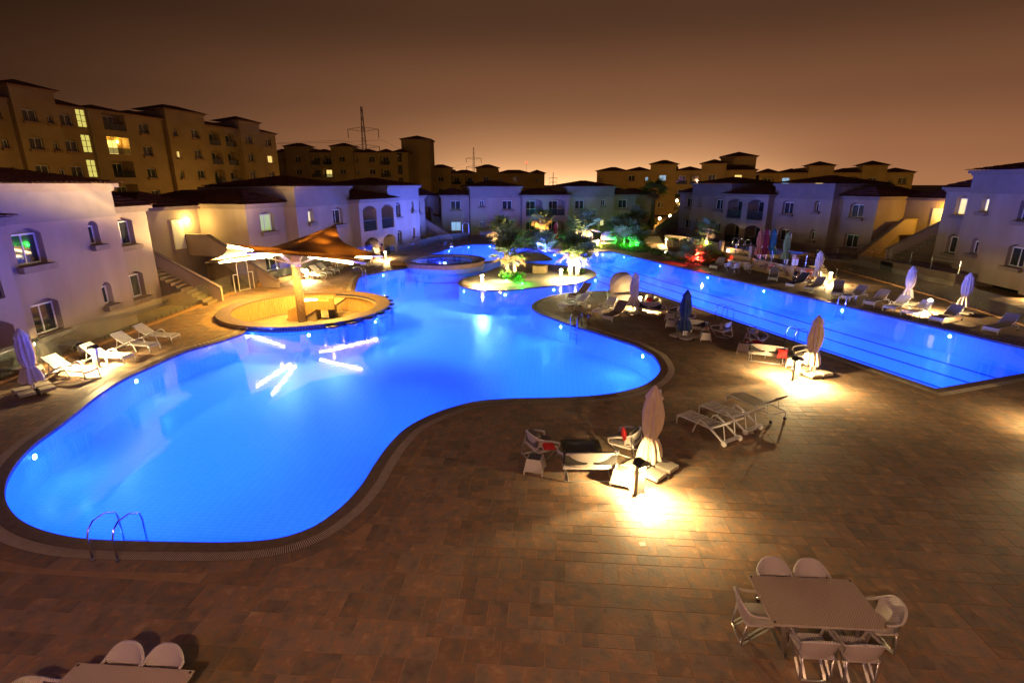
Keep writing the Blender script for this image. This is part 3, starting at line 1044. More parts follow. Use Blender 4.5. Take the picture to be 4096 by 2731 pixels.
for i in range(6):
    a, b = tips[i], tips[(i + 1) % 6]
    mb = MB(); rows = []
    for r in range(13):
        t = r / 12
        row = []
        pa, pb_ = (hub + Vector((0, 0, .20))).lerp(a + Vector((0, 0, .09)), t), (hub + Vector((0, 0, .20))).lerp(b + Vector((0, 0, .09)), t)
        for c in range(13):
            s_ = c / 12
            p = pa.lerp(pb_, s_)
            w_ = 4 * s_ * (1 - s_)
            pull = (.10 if i == 4 else .24) * w_ * t
            p = p.lerp(hub + Vector((0, 0, .20)), pull)
            p.z -= .10 * w_ * t
            row.append(p)
        rows.append(row)
    mb.grid(rows); mb.build('fabric_panel', M['canopy'], can, True)
for i, tpt in enumerate(tips):
    d = (tpt - hub)
    MB().tube([hub, hub + d * .5, tpt], [.085, .075, .055], 10).build('arm', M['white_metal'], can, True)
    side = Vector((0, 0, 2.66)); mid = hub + d * .36
    MB().tube([side + Vector((d.x, d.y, 0)).normalized() * .28, mid], .04, 8).build('strut', M['white_metal'], can, True)
    hd = Vector((d.x, d.y, 0)).normalized(); sd = Vector((-hd.y, hd.x, 0))
    for sgn in (-1,):
        p0, p1 = hub + d * .25 + sd * .15 * sgn + Vector((0, 0, -.10)), hub + d * .86 + sd * .15 * sgn + Vector((0, 0, -.10))
        MB().tube([p0, p1], .05, 8).build('light_tube', M['tube'], can)
    for sgn in (-1, 1):
        for f_ in (.42, .70):
            lamp('lamp_light', 'SPOT', can, hub + d * f_ + sd * .55 * sgn + Vector((0, 0, -.55)), 5500, (1, .70, .25), .0, 150, (math.pi, 0, 0), .6).data.specular_factor = .2
    lamp('lamp_light', 'SPOT', can, hub + d * .45 + Vector((0, 0, -.45)), 1300, (1, .58, .05), .0, 150, (0, 0, 0), .5).data.specular_factor = .1  # downward spot added to warm the bar pit and left deck
# ---- pool ladders
def make_ladder():
    o = thing('pool_ladder', '', 'ladder')
    for s_ in (-.27, .27):
        MB().tube([(-.62, s_, 0.0), (-.62, s_, .52), (-.55, s_, .70), (-.40, s_, .80), (-.1, s_, .78), (.16, s_, .62), (.20, s_, .45), (.20, s_, -.9)], .021, 10).build('handrail', M['steel'], o, True)
        MB().lathe([(.05, 0), (.05, .02), (.02, .03)], 12, (-.62, s_, 0)).build('flange', M['steel'], o)
    for z in (-.16, -.42, -.68):
        MB().bx(.14, .26, -.27, .27, z - .015, z + .015).build('step', M['steel'], o)
    return o
def ladder_at(pa, pb, label):
    a, b = G(*pa), G(*pb)
    mid = (a + b) / 2
    P = np.array([[p[0], p[1]] for p in WATER])
    k = int(((P - np.array([mid.x, mid.y]))**2).sum(1).argmin())
    w = Vector(P[k]); tn = Vector(P[(k + 2) % len(P)]) - Vector(P[k - 2]); tn.normalize()
    inn = Vector((-tn.y, tn.x))
    place('ladder', make_ladder, label, 'ladder', (w.x, w.y, 0), math.atan2(inn.y, inn.x), 'steel pool ladders')
k = 4096 / 2352
ladder_at((193 * k, 1300 * k), (246 * k, 1304 * k), 'bent steel ladder rails at the near left curve of the pool')
ladder_at(*crop(2050, 1080, .2976, [(980, 720), (1075, 745)]), 'steel pool ladder at the peninsula with rungs showing in the water')
ladder_at(*crop(1400, 880, .2551, [(60, 870), (125, 860)]), 'steel ladder at the left deck edge beside the chaise near the hot tub')
ladder_at(*crop(2650, 1150, .3189, [(675, 400), (720, 400)]), 'steel ladder rails at the lap pool behind the navy parasol')
ladder_at(*crop(2650, 1150, .3189, [(1530, 690), (1640, 715)]), 'steel ladder rails at the lap pool left of the tan parasol')
ladder_at(*crop(3200, 1000, .2126, [(930, 1025), (960, 1030)]), 'steel ladder post at the far side of the lap pool before the loungers')
ladder_at(*crop(1400, 880, .2551, [(1420, 440), (1455, 435)]), 'steel ladder at the back basin behind the hot tub')
# ================================================================== buildings
def arch_poly(cx, z0, w, h, rise, n=10):
    P = [(cx - w / 2, z0), (cx + w / 2, z0)]
    if rise <= 0:
        return [Vector(p) for p in P + [(cx + w / 2, z0 + h), (cx - w / 2, z0 + h)]]
    rad = (w * w / 4 + rise * rise) / (2 * rise)
    a0 = math.asin(min(1, (w / 2) / rad))
    for i in range(n + 1):
        a = a0 - 2 * a0 * i / n
        P.append((cx + rad * math.sin(a), z0 + h + rise - rad + rad * math.cos(a)))
    return [Vector(p) for p in P]
def facade(mb, x0, x1, z0, z1, y, holes, depth=.32, back=None):
    """front wall with real openings; back: collects the panels at the end of the reveals"""
    out = [Vector(p) for p in ((x0, z0), (x1, z0), (x1, z1), (x0, z1))]
    if not holes:
        mb.quad(*[(p[0], y, p[1]) for p in out])
        return
    sheet(mb, out, [h[0] for h in holes], lambda p: (p[0], y, p[1]))
    for P, d in holes:
        n = len(P)
        for i in range(n):
            a, b = P[i], P[(i + 1) % n]
            mb.quad((a[0], y, a[1]), (a[0], y + d, a[1]), (b[0], y + d, b[1]), (b[0], y, b[1]))
        b0 = len(mb.v)
        mb.v += [(p[0], y + d, p[1]) for p in P]
        mb.f.append(tuple(range(b0, b0 + n)))
def slope(mb, e0, e1, r0, r1, tile=True, per=.30, course=.40):
    """roof slope from eave e0-e1 up to ridge r0-r1, tiled in barrel courses"""
    e0, e1, r0, r1 = map(Vector, (e0, e1, r0, r1))
    if not tile:
        if (r1 - r0).length < .01: mb.quad(e0, e1, r0)
        else: mb.quad(e0, e1, r1, r0)
        return
    d = (e1 - e0); L = d.length; d.normalize()
    foot = e0 + d * (r0 - e0).dot(d)
    up = r0 - foot
    H_ = up.length; up.normalize()
    nrm = d.cross(up).normalized()
    if nrm.z < 0: nrm = -nrm
    s0, s1 = (r0 - e0).dot(d), (r1 - e0).dot(d)
    k = max(2, int(L / per)) * 4
    rows = max(2, int(H_ / course))
    R_ = []
    for r in range(rows):
        for t, lift in ((r / rows, .045), ((r + 1) / rows, 0.0)):
            a, b = s0 * t, L + (s1 - L) * t
            row = []
            for c in range(k + 1):
                s = L * c / k
                w = abs(math.sin(math.pi * s / L * (k / 4)))
                s = min(max(s, a), b)
                row.append(e0 + d * s + up * (H_ * t) + nrm * (.05 * w + lift))
            R_.append(row)
    mb.grid(R_)
def hip(mb, x0, x1, y0, y1, z, h, tile=True, sides='flrb'):
    w, dp = x1 - x0, y1 - y0
    run = min(w, dp) / 2 * .96
    if w >= dp:
        ra, rb = (x0 + run, (y0 + y1) / 2, z + h), (x1 - run, (y0 + y1) / 2, z + h)
        S_ = {'f': ((x0, y0, z), (x1, y0, z), ra, rb), 'b': ((x1, y1, z), (x0, y1, z), rb, ra), 'l': ((x0, y1, z), (x0, y0, z), ra, ra), 'r': ((x1, y0, z), (x1, y1, z), rb, rb)}
    else:
        ra, rb = ((x0 + x1) / 2, y0 + run, z + h), ((x0 + x1) / 2, y1 - run, z + h)
        S_ = {'f': ((x0, y0, z), (x1, y0, z), ra, ra), 'b': ((x1, y1, z), (x0, y1, z), rb, rb), 'l': ((x0, y1, z), (x0, y0, z), rb, ra), 'r': ((x1, y0, z), (x1, y1, z), ra, rb)}
    for s in 'flrb':
        slope(mb, *S_[s], tile=tile and s in sides)
    mb.quad((x0, y0, z), (x0, y1, z), (x1, y1, z), (x1, y0, z))
WM = {}
def win_meshes(kind):
    if kind in WM: return WM[kind]
    w, h = {'w': (1.5, 1.32), 's': (.68, .92), 'd': (1.75, 2.15)}[kind]
    t = .07
    f = MB()
    f.bx(-w / 2, w / 2, -.04, .04, 0, t).bx(-w / 2, w / 2, -.04, .04, h - t, h).bx(-w / 2, -w / 2 + t, -.04, .04, t, h - t).bx(w / 2 - t, w / 2, -.04, .04, t, h - t)
    f.bx(-t * .45, t * .45, -.035, .035, t, h - t)
    p = MB().bx(-w / 2 + t, w / 2 - t, -.01, .015, t, h - t)
    s = MB().bx(-w / 2 - .16, w / 2 + .16, -.30, -.005, -.24, -.02).bx(-w / 2 - .10, w / 2 + .10, -.26, -.005, -.30, -.24)
    WM[kind] = (f.mesh('window_frame', M['frame']), p, s.mesh('window_sill', M['trim']), w, h, {})
    return WM[kind]
def window(parent, kind, x, y, z, depth, mat='glassdark', scale=1.0, sillmat=None, sill=True):
    f, p, s, w, h, cache = win_meshes(kind)
    o = link('window', f, parent, (x, y + depth - .06, z))
    if scale != 1.0: o.scale = (scale, 1, scale)
    if mat not in cache:
        cache[mat] = p.mesh('window_pane', M[mat])
    link('pane', cache[mat], o)
    if sill and kind != 'd':
        key = 'sill' + (sillmat or '')
        if key not in cache:
            me = s.copy()
            if sillmat: me.materials[0] = M[sillmat]
            cache[key] = me
        link('sill', cache[key], o, (0, -depth + .06, 0))
    return o
ZL, ZH = 5.9, 7.15
def stair_end(v, side, lit=None):
    """outside stair with solid parapet along one end of a villa, and the set-back link wall behind it"""
    sx = 1 if side == 'r' else -1
    X = 31.4 if side == 'r' else 0.0
    mb = MB()
    n = 17
    for i in range(n):
        y0 = -1.7 + i * .30
        a, b = sorted((X, X + sx * 1.25))
        mb.bx(a + .002, b - .002, y0, y0 + .301, 0, 3.1 * (i + 1) / n)
    a, b = sorted((X, X + sx * 1.25))
    mb.bx(a, b, 3.401, 5.2, 2.9, 3.1)
    mb.build('stair', M['paving'], v)
    pts = [(-2.0, 0), (-.2, 0), (2.9, 2.55), (5.2, 2.55), (5.2, 4.05), (3.3, 4.05), (-2.0, .85)]
    mb = MB()
    vv, ff = cdt([Vector(p) for p in pts])
    xs = (X + sx * 1.252, X + sx * 1.45)
    for k, xx in enumerate(xs):
        b0 = len(mb.v); mb.v += [(xx, p[0], p[1]) for p in vv]
        for t in ff: mb.f.append(tuple(b0 + i for i in (t if (k == 1) == (sx > 0) else t[::-1])))
    m = len(pts); b0 = len(mb.v)
    mb.v += [(xs[0], *p) for p in pts] + [(xs[1], *p) for p in pts]
    for i in range(m): mb.f.append((b0 + i, b0 + (i + 1) % m, b0 + m + (i + 1) % m, b0 + m + i))
    mb.build('stair_parapet', M['stucco'], v)
    mb = MB(); a, b = sorted((X + sx * 1.15, X + sx * 1.55)); 
    mb.beam((X + sx * 1.35, -2.0, .88), (X + sx * 1.35, 3.3, 4.08), .32, .10).bx(a, b, 3.3, 5.2, 4.055, 4.13)
    mb.build('parapet_cap', M['trim'], v)
    mb = MB()
    a, b = sorted((X + sx * .002, X + sx * 5.2))
    mb.bx(a, b, 5.2, 12, 0, 6.0)
    mb.build('link_wall', M['stucco'], v)
    MB().bx(a - .1, b + .1, 4.85, 5.198, 5.9, 6.15).build('cornice', M['trim'], v)
    rf = MB(); hip(rf, a - .1, b + .1, 4.7, 12.3, 6.16, 1.0, True, 'f'); rf.build('roof_tiles', M['roof'], v, kind='stuff')
    if lit:
        x = X + sx * lit[2]
        d = MB().bx(x - .45, x + .45, 5.12, 5.197, 3.1, 5.2).build('door', M['frame'], v)
        ln_ = MB().bx(x + .75, x + .95, 5.05, 5.197, 5.0, 5.25).build('wall_lamp', M['lamp_warm'], v)
        lamp('lamp_light', 'POINT', v, (x + .85, 4.75, 5.0), lit[0], lit[1], .1)
def villa(name, label, org, deg, z0=0.0, vis=(0, 31.4), lits={}, stairs='lr', stairlit={}, tiled=True):
    v = thing(name, label, 'villa', (org[0], org[1], z0), R(deg), 'two storey villas round the pools')
    bays = [('low', 0, 4.2, 1.1), ('high', 4.2, 12.0, 0.0), ('bal', 12.0, 19.4, -.9), ('high', 19.4, 27.2, 0.0), ('low', 27.2, 31.4, 1.1)]
    wins = {0: [('w', 2.15)], 1: [('s', 6.0), ('w', 9.9)], 2: [('b', 13.9), ('b', 17.5)], 3: [('w', 21.5), ('s', 25.4)], 4: [('w', 29.25)]}
    wall, cor = MB(), MB()
    roofs = MB()
    for bi, (kind, x0, x1, y) in enumerate(bays):
        top = ZH if kind == 'high' else ZL
        seen = x1 > vis[0] and x0 < vis[1]
        holes = []
        if seen:
            for wk, wx in wins[bi]:
                for fl in (0, 1):
                    zb = 3.1 * fl
                    if wk == 'b':
                        holes.append((arch_poly(wx, zb + .08, 2.6, 2.0, .45), 1.7))
                    else:
                        zs = zb + (1.0 if wk == 'w' else 1.45)
                        w_, h_ = (1.5, 1.32) if wk == 'w' else (.68, .92)
                        holes.append((arch_poly(wx, zs, w_, h_, .24), .38))
        facade(wall, x0, x1, -.5, top + .3, y, holes)
        yb = 9.0
        wall.quad((x0, yb, -.5), (x0, y, -.5), (x0, y, top + .3), (x0, yb, top + .3))
        wall.quad((x1, y, -.5), (x1, yb, -.5), (x1, yb, top + .3), (x1, y, top + .3))
        e = {'high': .0, 'low': .0, 'bal': .0}[kind]
        cor.bx(x0 - .12, x1 + .12, y - .12, 8, top, top + .16).bx(x0 - .28, x1 + .28, y - .28, 8, top + .161, top + .36)
        if kind == 'high':
            MB().bx(x0 - .015, x1 + .015, y - .022, y + 1.0, 5.85, top - .002).build('upper_band', M['stucco_band'], v)
        ze = top + .362
        hip(roofs, x0 - .45, x1 + .45, y - .45, y + (8.2 if kind == 'high' else 7.6), ze, .85 if kind == 'high' else .95, tiled and seen, 'flr')
        if seen:
            for wk, wx in wins[bi]:
                for fl in (0, 1):
                    zb = 3.1 * fl
                    m = lits.get((bi, wk, fl, round(wx, 1))) or lits.get((bi, wk, fl)) or 'glassdark'
                    if wk == 'b':
                        window(v, 'd', wx - .3, y, zb + .10, 1.7, m)
                        if fl == 1 or name:
                            r = MB().bx(wx - 1.28, wx + 1.28, y + .10, y + .112, zb + .16, zb + 1.08).build('balcony_glass', M['glass_tint'], v)
                            MB().bx(wx - 1.29, wx + 1.29, y + .08, y + .13, zb + 1.082, zb + 1.12).build('handrail', M['steel'], r)
                    else:
                        window(v, wk, wx, y, zb + (1.0 if wk == 'w' else 1.45), .38, m)
    wall.quad((0, 9, -.5), (0, 9, 6.2), (31.4, 9, 6.2), (31.4, 9, -.5))
    wall.build('wall', M['stucco'], v)
    cor.build('cornice', M['trim'], v)
    rf = roofs.build('roof_tiles', M['roof'], v, kind='stuff')
    bk = MB(); hip(bk, 2, 13, 8.2, 16, 6.0, 1.2, False); hip(bk, 17, 29, 8.2, 16, 6.0, 1.2, False); bk.build('rear_roof', M['roof'], v)
    mb = MB().bx(13.4, 16.6, 8.3, 13, 7.0, 7.12)
    for x in (13.5, 15.0, 16.5): mb.bx(x - .08, x + .08, 8.4, 8.55, 6.2, 6.998)
    mb.build('roof_pergola', M['charcoal'], v)
    for s_ in stairs:
        stair_end(v, s_, stairlit.get(s_))
    return v
OR = (1.0, .55, .10)
villa('villa', 'near left villa close to the closed violet parasol', (-20.5, 1.6), 91.4, 0.0, (14, 31.4), {(4, 'w', 0): 'glassroom'}, 'r', {'r': (150, OR, 3.0)})
VB = villa('villa', 'left villa behind the shade canopy, lit blue at its far end', (-19.3, 41.1), 75.5, -.45, lits={(1, 's', 1): 'lit_pale', (0, 'w', 1): 'lit_green'}, stairlit={'l': (260, (1, .66, .14), 2.0)})
VB.scale = (1.08, 1.08, 1.03)
villa('villa', 'middle villa facing the camera behind the palm trees', (-10.35, 80.2), 12.7, -.4, lits={(3, 's', 0): 'lit_pale', (0, 'w', 0): 'lit_cyan'})
villa('villa', 'right villa behind the coloured parasols and the raised kids terrace', (24.9, 83.5), -70.0, 0.0, lits={(4, 'w', 1): 'glassroom'}, stairlit={'r': (420, (1, .52, .03), 3.2)})
villa('villa', 'near right villa at the frame edge with two yellow lit upper windows', (35.8, 46.4), -95.2, .95, (0, 14), {(0, 'w', 1): 'lit_warm', (1, 's', 1): 'lit_pale'}, 'l')
# terrace wall and steel railing in front of the near right villa
tr = thing('terrace_wall', 'dark plastered terrace wall with a steel railing before the right villa', 'wall')
a0, a1 = Vector((33.2, 50.5)), Vector((33.6, 39.5))
mb = MB(); d = (a1 - a0)
mb.prism([a0, a1, a1 + Vector((3.0, 0)), a0 + Vector((3.0, 0))], -.01, .95)
mb.build('wall', M['stucco'], tr)
MB().box((33.24, 46.6, .45), (.05, 1.5, .80), 0).build('hatch', M['black'], tr)
pts = [a0.lerp(a1, t) for t in (0, .16, .34, .36, .56, .76, 1)]
for p in pts: MB().tube([(p.x + .15, p.y, .951), (p.x + .15, p.y, 1.95)], .028, 8).build('railing_post', M['steel'], tr)
for z in (1.3, 1.62, 1.93):
    MB().tube([(pts[0].x + .15, pts[0].y, z), (pts[2].x + .15, pts[2].y, z)], .018, 6).tube([(pts[3].x + .15, pts[3].y, z), (pts[-1].x + .15, pts[-1].y, z)], .018, 6).build('rail', M['steel'], tr)
# sloping railing down to the courtyard
for k_ in range(3):
    MB().tube([(33.35, 50.5, 1.30 + .31 * k_), (31.5, 54.5, .35 + .31 * k_), (31.3, 56, .35 + .31 * k_)], .02, 6).build('rail', M['steel'], tr)
for p in ((32.4, 52.6), (31.5, 54.5)): MB().tube([(p[0], p[1], -.01), (p[0], p[1], 1.4 if p[0] > 32 else .98)], .028, 8).build('railing_post', M['steel'], tr)
mb = MB().prism([(33.3, 50.52), (36, 50.52), (36, 58), (31.6, 56), (31.5, 54.6)], -.012, .25); mb.build('ramp', M['stucco'], tr)

# ---- apartment blocks behind
def along(px, p0, p1, z=14):
    """distance along a facade at which this column of the photograph meets it"""
    u = (px - CX) / F
    d = (p1 - p0).normalized()
    k_ = cp_
    c0 = sp_ * (CH - z)
    return (u * (k_ * p0.y + c0) - p0.x) / (d.x - u * k_ * d.y)
def apartments(label, p0, p1, zc, bays, wins, floors, lits, base=0.0, tower=None, fh=3.2, depth=14, scale=1.0, group='ochre apartment blocks behind the villas'):
    p0, p1 = Vector(p0), Vector(p1)
    d = (p1 - p0).normalized()
    rz = math.atan2(d.y, d.x)
    b = thing('apartment_block', label, 'building', (p0.x, p0.y, 0), rz, group)
    z = zc - 3
    wall, cor, roof = MB(), MB(), MB()
    S_ = lambda px: along(px, p0, p1, z)
    wl = [(S_(px), k_) for px, k_ in wins]
    for i, (a, c, up) in enumerate(bays):
        x0, x1 = S_(a), S_(c)
        y = -.5 if up else (.0 if i % 2 else .25)
        top = zc + (1.5 if up else 0)
        hs = []
        for j, (wx, k_) in enumerate(wl):
            if not (x0 + .2 < wx < x1 - .2): continue
            for fl in floors:
                zs = zc - fh * (fl + 1) + (1.05 if k_ != 'b' else .3)
                w_, h_, rs, dp = {'w': (1.6, 1.35, .2, .35), 's': (.75, .95, .2, .35), 'b': (2.6, 1.95, .4, 1.2), 'g': (1.25, 2.3, 0, .2), 'o': (3.4, 2.3, 0, 1.3)}[k_]
                w_ = min(w_, (min(wx - x0, x1 - wx) - .1) * 2)
                hs.append((arch_poly(wx, zs, w_, h_, rs, 6), dp))
                m = lits.get((j, fl), 'glassdark')
                if k_ in 'ws':
                    o = window(b, k_, wx, y, zs, dp, m, 1.05, 'ochre_trim')
                    o.scale = (w_ / (1.5 if k_ == 'w' else .68), 1, 1.02)
                elif k_ == 'g':
                    g = MB().bx(wx - w_ / 2 + .05, wx + w_ / 2 - .05, y + .1, y + .13, zs + .05, zs + h_ - .05).build('stair_window', M[m], b)
                    f_ = MB()
                    for t in (0, .33, .66, 1): f_.bx(wx - w_ / 2, wx + w_ / 2, y + .04, y + .098, zs + (h_ - .06) * t, zs + (h_ - .06) * t + .06)
                    f_.bx(wx - .03, wx + .03, y + .05, y + .097, zs, zs + h_); f_.build('frame', M['charcoal'], g)
                else:
                    window(b, 'd', wx, y, zs, dp, m, .9)
                    if k_ == 'o' and m != 'glassdark':
                        for dx in (-.9, .9):
                            MB().box((wx + dx, y + dp - .06, zs + 1.75), (.14, .10, .22)).build('wall_lamp', M['lamp_warm'], b)
                            lamp('lamp_light', 'POINT', b, (wx + dx, y + dp - .3, zs + 1.85), 45, (1, .66, .08), .05)
                    MB().bx(wx - w_ / 2 + .03, wx + w_ / 2 - .03, y + .06, y + .08, zs + .05, zs + .85).build('balcony_glass', M['glass_tint'], b)
        facade(wall, x0, x1, base, top + .05, y, hs)
        for xx, fl_ in ((x0, 0), (x1, 1)):
            qd = [(xx, y, base), (xx, depth, base), (xx, depth, top), (xx, y, top)]
            wall.quad(*(qd if fl_ else qd[::-1]))
        cor.bx(x0 - .2, x1 + .2, y - .2, y + 4, top + .05, top + .3)
        hip(roof, x0 - .6, x1 + .6, y - .6, y + (6 if up else 7), top + .302, 1.0, False)
    if tower:
        a, c, top, yy, dd = tower
        x0, x1 = S_(a), S_(c)
        wall.bx(x0, x1, yy, yy + dd, base + 5, top)
        MB().bx(x0 - .2, x1 + .2, yy - .2, yy + dd + .2, top, top + .3).build('tower_cornice', M['ochre_trim'], b)
        hip(roof, x0 - .6, x1 + .6, yy - .6, yy + dd + .6, top + .302, 1.2, False)
    wall.build('wall', M['ochre'], b); cor.build('cornice', M['ochre_trim'], b); roof.build('roof', M['roof'], b)
    return b
fp0, fp1 = (-60.5, 63.5), (-48.5, 113)
# left block in two wings
apartments('tall ochre apartment block at the far left with a lit glass stair', (-60.5, 63.5), (-48.5, 113), 16.9,
           [(-300, 60, False), (60, 235, True), (230, 372, False), (372, 540, False), (535, 672, False), (668, 822, True), (822, 965, False), (960, 1040, True), (1038, 1112, False)],
           [(10, 's'), (120, 'w'), (200, 's'), (283, 'w'), (345, 'g'), (470, 'o'), (590, 'w'), (697, 's'), (778, 'w'), (868, 'b'), (932, 'b'), (992, 'w'), (1048, 's'), (1082, 'w')],
           (0, 1, 2, 3), {(4, 0): 'lit_stair', (4, 1): 'lit_stair', (4, 2): 'lit_stair', (5, 1): 'lit_warm', (7, 1): 'lit_warm', (13, 1): 'lit_warm'})
apartments('ochre apartment block with a square stair tower left of the pylon', (-66.5, 150), (-27.5, 150), 15.3,
           [(1100, 1150, False), (1147, 1240, True), (1238, 1335, False), (1330, 1418, True), (1416, 1515, False), (1515, 1570, False), (1568, 1632, False)],
           [(1128, 's'), (1196, 'w'), (1262, 'b'), (1308, 'b'), (1371, 'w'), (1427, 's'), (1487, 'w'), (1541, 'b'), (1599, 'g')], (0, 1, 2), {(3, 1): 'lit_warm', (4, 1): 'glassroom'}, tower=(1592, 1708, 19.1, 6, 9))
apartments('low ochre apartment block in the middle below the small pylon', (-34, 163), (11.5, 163), 10.2,
           [(1628, 1722, False), (1718, 1806, True), (1802, 1908, False), (1906, 1992, True), (1990, 2120, False), (2118, 2178, False)],
           [(1664, 'w'), (1764, 'w'), (1826, 'b'), (1878, 'b'), (1945, 'w'), (2003, 's'), (2064, 'w'), (2150, 's')], (0, 1), {})
apartments('long ochre apartment block right of the glow, left part', (22.5, 140), (58, 128), 10.3,
           [(2385, 2500, False), (2498, 2600, False), (2598, 2700, True), (2698, 2808, False), (2800, 2898, True), (2896, 3020, False)],
           [(2400, 's'), (2524, 'w'), (2585, 's'), (2649, 'w'), (2726, 'b'), (2780, 'b'), (2845, 'w'), (2949, 'w')], (0, 1, 2), {(1, 1): 'glassroom', (3, 0): 'lit_cyan', (2, 0): 'lit_cyan', (4, 0): 'glassroom', (7, 0): 'lit_warm'}, tower=(2880, 3020, 13.5, 4, 8))
apartments('long ochre apartment block right of the glow, right part', (59.5, 127), (92, 118), 9.6,
           [(3032, 3110, False), (3108, 3226, False), (3222, 3322, True), (3320, 3438, False), (3434, 3532, True), (3530, 3645, False)],
           [(3070, 'b'), (3139, 'w'), (3196, 's'), (3272, 'w'), (3352, 'b'), (3404, 'b'), (3482, 'w'), (3556, 's'), (3604, 'w')], (0, 1), {(1, 0): 'lit_cyan', (3, 0): 'lit_warm', (6, 0): 'glassroom', (8, 0): 'glassroom'})
# ---- pylons
def pylon(px, py_top, dist, h, label, thick=.12):
    top = at_dist(px, py_top, dist)
    o = thing('lattice_pylon', label, 'pylon', (top.x, dist, top.z - h), 0, 'power pylons on the horizon')
    wid = lambda t: .40 * h / 10 * (1 - t)**1.2 + .006 * h
    lv = [0, .16, .31, .44, .56, .67, .77, .86, .93, 1.0]
    mb = MB()
    for s1, s2 in ((-1, -1), (1, -1), (1, 1), (-1, 1)):
        for a, b in zip(lv[:-1], lv[1:]):
            mb.beam((s1 * wid(a), s2 * wid(a), a * h), (s1 * wid(b), s2 * wid(b), b * h), thick, thick)
    mb.build('mast', M['pylon'], o)
    mb = MB()
    for a, b in zip(lv[:-1], lv[1:]):
        for k_ in range(4):
            c = ((-1, -1), (1, -1), (1, 1), (-1, 1)); p, r = c[k_], c[(k_ + 1) % 4]
            mb.beam((p[0] * wid(a), p[1] * wid(a), a * h), (r[0] * wid(b), r[1] * wid(b), b * h), thick * .6, thick * .6)
            mb.beam((r[0] * wid(a), r[1] * wid(a), a * h), (p[0] * wid(b), p[1] * wid(b), b * h), thick * .6, thick * .6)
            mb.beam((p[0] * wid(b), p[1] * wid(b), b * h), (r[0] * wid(b), r[1] * wid(b), b * h), thick * .6, thick * .6)
    mb.build('bracing', M['pylon'], o)
    for z, L in ((.815, .135), (.67, .135), (.50, .15)):
        mb = MB()
        for s in (-1, 1):
            mb.beam((0, 0, z * h + .02 * h), (s * L * h, 0, z * h), thick, thick).beam((0, 0, z * h - .02 * h), (s * L * h, 0, z * h), thick, thick)
            for t in (.25, .5, .75): mb.beam((s * L * h * t, 0, z * h + .02 * h * (1 - t)), (s * L * h * (t - .2), 0, z * h - .02 * h * (1 - t)), thick * .5, thick * .5)
        mb.build('crossarm', M['pylon'], o)
        for s in (-1, 1): MB().tube([(s * L * h, 0, z * h), (s * L * h, 0, (z - .075) * h)], thick * 1.1, 6).build('insulator', M['pylon'], o)
    return o
py1 = pylon(1445, 427, 300, 60, 'large lattice pylon rising behind the left apartment blocks', .15)
py2 = pylon(1894, 590, 620, 62, 'smaller lattice pylon above the middle apartment roof', .22)
py3 = pylon(2213, 690, 1200, 62, 'faint distant pylon in the horizon glow', .40)
MB().box((0, 0, 0), (1.6, 1.6, 1.6)).build('aircraft_warning_light', glow('warning_red', (1, .05, .02), 6), None)
wl_ = bpy.data.objects['aircraft_warning_light']; wl_.location = at_dist(2106, 650, 700)
tag(wl_, 'small red warning light above the middle apartment roof', 'light')
MB().beam((0, 0, -.9), (0, 0, -14), .25, .25).build('mast', M['pylon'], wl_)
h1, h2 = py1.location, py2.location
for zz, s in ((.725, -1), (.725, 1), (.525, -1), (.525, 1)):
    L = .17 * 60 * s
    P = []
    a = Vector((h1.x + L, h1.y, h1.z + zz * 60)); b = Vector((h2.x + L, h2.y, h2.z + zz * 62)); c = Vector((-330, 40, a.z))
    for p, r in ((c, a), (a, b)):
        for t in range(13):
            f_ = t / 12; w = p.lerp(r, f_); w.z -= 9 * 4 * f_ * (1 - f_); P.append(w)
    o = MB().tube(P, .05, 4, cap=False).build('power_line', M['pylon'])
    tag(o, 'thin power line sagging between the pylons', 'cable', 'power lines between the pylons')
# street lamps by the right apartment block
def make_street():
    o = thing('street_lamp', '', 'street lamp')
    MB().tube([(0, 0, 0), (0, 0, 3.9)], [.07, .05], 10).build('post', M['charcoal'], o, True)
    MB().lathe([(.05, 3.9), (.20, 4.0), (.22, 4.2), (.12, 4.36), (.02, 4.4)], 14).build('lantern', M['lamp_warm'], o, True)
    return o
for (px, py, pb), lab in zip(((2639, 873, 912), (2680, 863, 905)), ('lit street lamp left of the yellow shrub beyond the steps', 'lit street lamp partly behind the right villa corner')):
    Y = 100.0 if px < 2660 else 104.0
    p = at_dist(px, py, Y)
    o = place('street', make_street, lab, 'street lamp', (p.x, p.y, p.z - 4.2), 0, 'orange street lamps')
    lamp('lamp_light', 'POINT', o, (0, 0, 4.6), 1100, OR, .2)
# street lamps in the lanes behind the villas, hidden by their roofs: their glow shows on the blocks
for i, (x, y, e) in enumerate([(-48, 62, 40), (-44, 88, 60), (-38, 120, 120), (-8, 120, 170), (34, 112, 200), (62, 104, 220), (86, 104, 200)]):
    o = place('street', make_street, 'orange street lamp in the lane behind the villas, hidden by their roofs', 'street lamp', (x, y, 0), 0, 'street lamps hidden behind the villas')
    lamp('lamp_light', 'POINT', o, (0, 0, 4.7), e, (1.0, .60, .14), .25)
